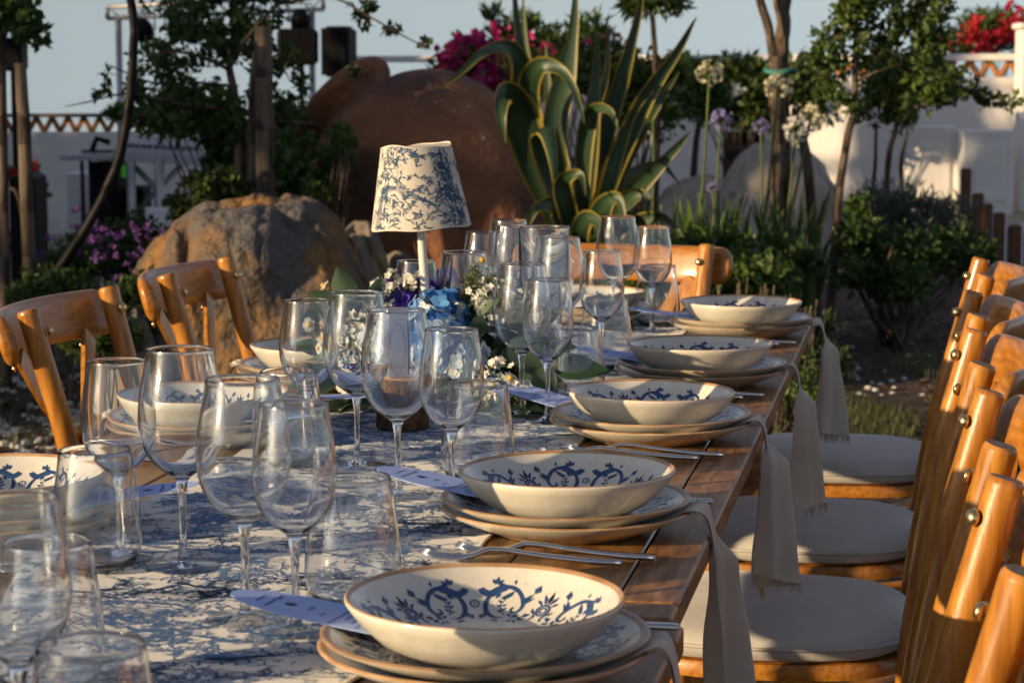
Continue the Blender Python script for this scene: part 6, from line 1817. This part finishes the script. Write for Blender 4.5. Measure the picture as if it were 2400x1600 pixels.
# cloth heap, lantern, geraniums
p = at(116, 540, 18.2); rows = []
for i in range(13):
    r = []
    for k in range(24):
        a = 2 * PI * k / 24; f = i / 12; rr = f * (.16 + .03 * noise.noise(Vector((math.cos(a) * 2, math.sin(a) * 2, 1))))
        r.append(Vector((rr * math.cos(a) * 1.2, rr * math.sin(a), .13 * (1 - f) ** 1.3 + .02 * noise.noise(Vector((rr * 20 * math.cos(a), rr * 20 * math.sin(a), 2))) * (1 - f))))
    rows.append(r)
mb = MB(); mb.grid(rows, closed=True); tag(mb.build('black_cloth_heap', M['black_cloth'], None, loc=(p.x, 18.2, zg(p.x, 18.2))), 'crumpled black cloth lying on the gravel', 'cloth')
p = at(182, 556, 17); t = thing('garden_light', 'small white bollard light at the edge of the gravel', 'light', (p.x, 17, zg(p.x, 17)))
mb = MB(); mb.lathe([(0, .14), (.03, .135), (.04, .11), (.04, .02), (.035, 0), (0, 0)], 18); mb.build('light_body', M['lamp_white'], t)
mb = MB(); mb.lathe([(.041, .02), (.046, .02), (.046, .005), (.041, .005)], 18); mb.build('base_ring', M['black'], t)
t = plant('geranium', 'red geranium showing above the black bin', 'plant', [E3(72, 395, 19.5, 16, 16), E3(30, 400, 19.5, 14, 12), E3(92, 440, 19.5, 14, 18)], 260, .06, .05, 'leaf_dark', 110, base=at(70, 500, 19.5), tight=.5, stems=2)
flowers_on(t, 'blossom', 'red_petal', [at(x, y, 19.3) for x, y in ((75, 384), (28, 398), (50, 396))], 8, .04, .035, 111, .05)
# hanging basket on the wall corner
t = plant('wall_planter', 'dark potted plant on the wall top beside the arched pipe', 'plant', [E3(275, 265, 24, 26, 16)], 500, .10, .03, 'leaf_dark', 112, base=at(275, 400, 24.2), tight=.5, stems=3, up=1.0)

# ------------------------------------------------------------------ loose stuff on the ground
rng = random.Random(5)
mb = MB()
for k in range(7000):
    x = rng.uniform(-2.6, 3.6); y = rng.uniform(4.6, 12.5)
    z = gz(x, y); l = rng.uniform(.012, .04); w = l * rng.uniform(.3, .6)
    a = rng.uniform(0, 2 * PI); d = Vector((math.cos(a), math.sin(a), rng.uniform(-.2, .3))) * l; s_ = Vector((-math.sin(a), math.cos(a), rng.uniform(-.2, .2))) * w
    p = Vector((x, y, z + rng.uniform(.004, .014)))
    mb.add([p - d - s_, p + d - s_ * .7, p + d * 1.1 + s_ * .6, p - d * .9 + s_, p + Vector((0, 0, .006))], [(0, 1, 4), (1, 2, 4), (2, 3, 4), (3, 0, 4)])
tag(mb.build('bark_mulch', M['chip'], None, smooth=False), 'loose brown bark chips covering the garden soil', 'mulch', kind='stuff')
mb = MB()
def pebble(x, y, s):
    z = gz(x, y); rr = [rng.uniform(.7, 1.2) for _ in range(6)]; a0 = rng.uniform(0, 1)
    lo = [Vector((x + s * r * math.cos(a0 + k * PI / 3), y + s * r * math.sin(a0 + k * PI / 3), z + .002)) for k, r in enumerate(rr)]
    hi = [Vector((p.x * .4 + x * .6 + (p.x - x) * .25, p.y * .4 + y * .6 + (p.y - y) * .25, z + s * .75)) for p in lo]
    mb.add(lo + hi, [(k, (k + 1) % 6, 6 + (k + 1) % 6, 6 + k) for k in range(6)] + [(6, 7, 8, 9, 10, 11)])
for k in range(260):
    p = on(rng.gauss(90, 130), rng.gauss(960, 90), 0)
    pebble(p.x, p.y, rng.uniform(.010, .028))
for k in range(90):
    p = on(rng.uniform(1750, 2150), rng.uniform(690, 900), 0); pebble(p.x, p.y, rng.uniform(.008, .02))
for k in range(60):
    pebble(rng.uniform(-2, 3.4), rng.uniform(5, 12), rng.uniform(.008, .02))
tag(mb.build('white_pebbles', M['pebble'], None, smooth=False), 'scattered white pebbles on the dark soil at left', 'pebbles', kind='stuff')
mb = MB()
for k in range(9000):
    if k < 7800: p = on(rng.uniform(1640, 2260), 780 + 330 * rng.random() ** .8, 0)
    else: p = on(rng.uniform(-60, 420), rng.uniform(820, 1040), 0)
    if noise.noise(Vector((p.x * 2.2, p.y * 1.3, 1.0))) < -.08: continue
    h = rng.uniform(.03, .085); a = rng.uniform(0, 2 * PI); d = Vector((math.cos(a), math.sin(a), 0)); q = Vector((p.x, p.y, gz(p.x, p.y)))
    s_ = Vector((-d.y, d.x, 0)) * .0022
    mb.add([q - s_, q + s_, q + d * h * .25 + Vector((0, 0, h * .65)) + s_ * .8, q + d * h * .25 + Vector((0, 0, h * .65)) - s_ * .8, q + d * h * .7 + Vector((0, 0, h))], [(0, 1, 2, 3), (3, 2, 4)])
tag(mb.build('grass', M['grass'], None, smooth=False), 'thin dry grass growing beyond the right side of the table', 'grass', kind='stuff')
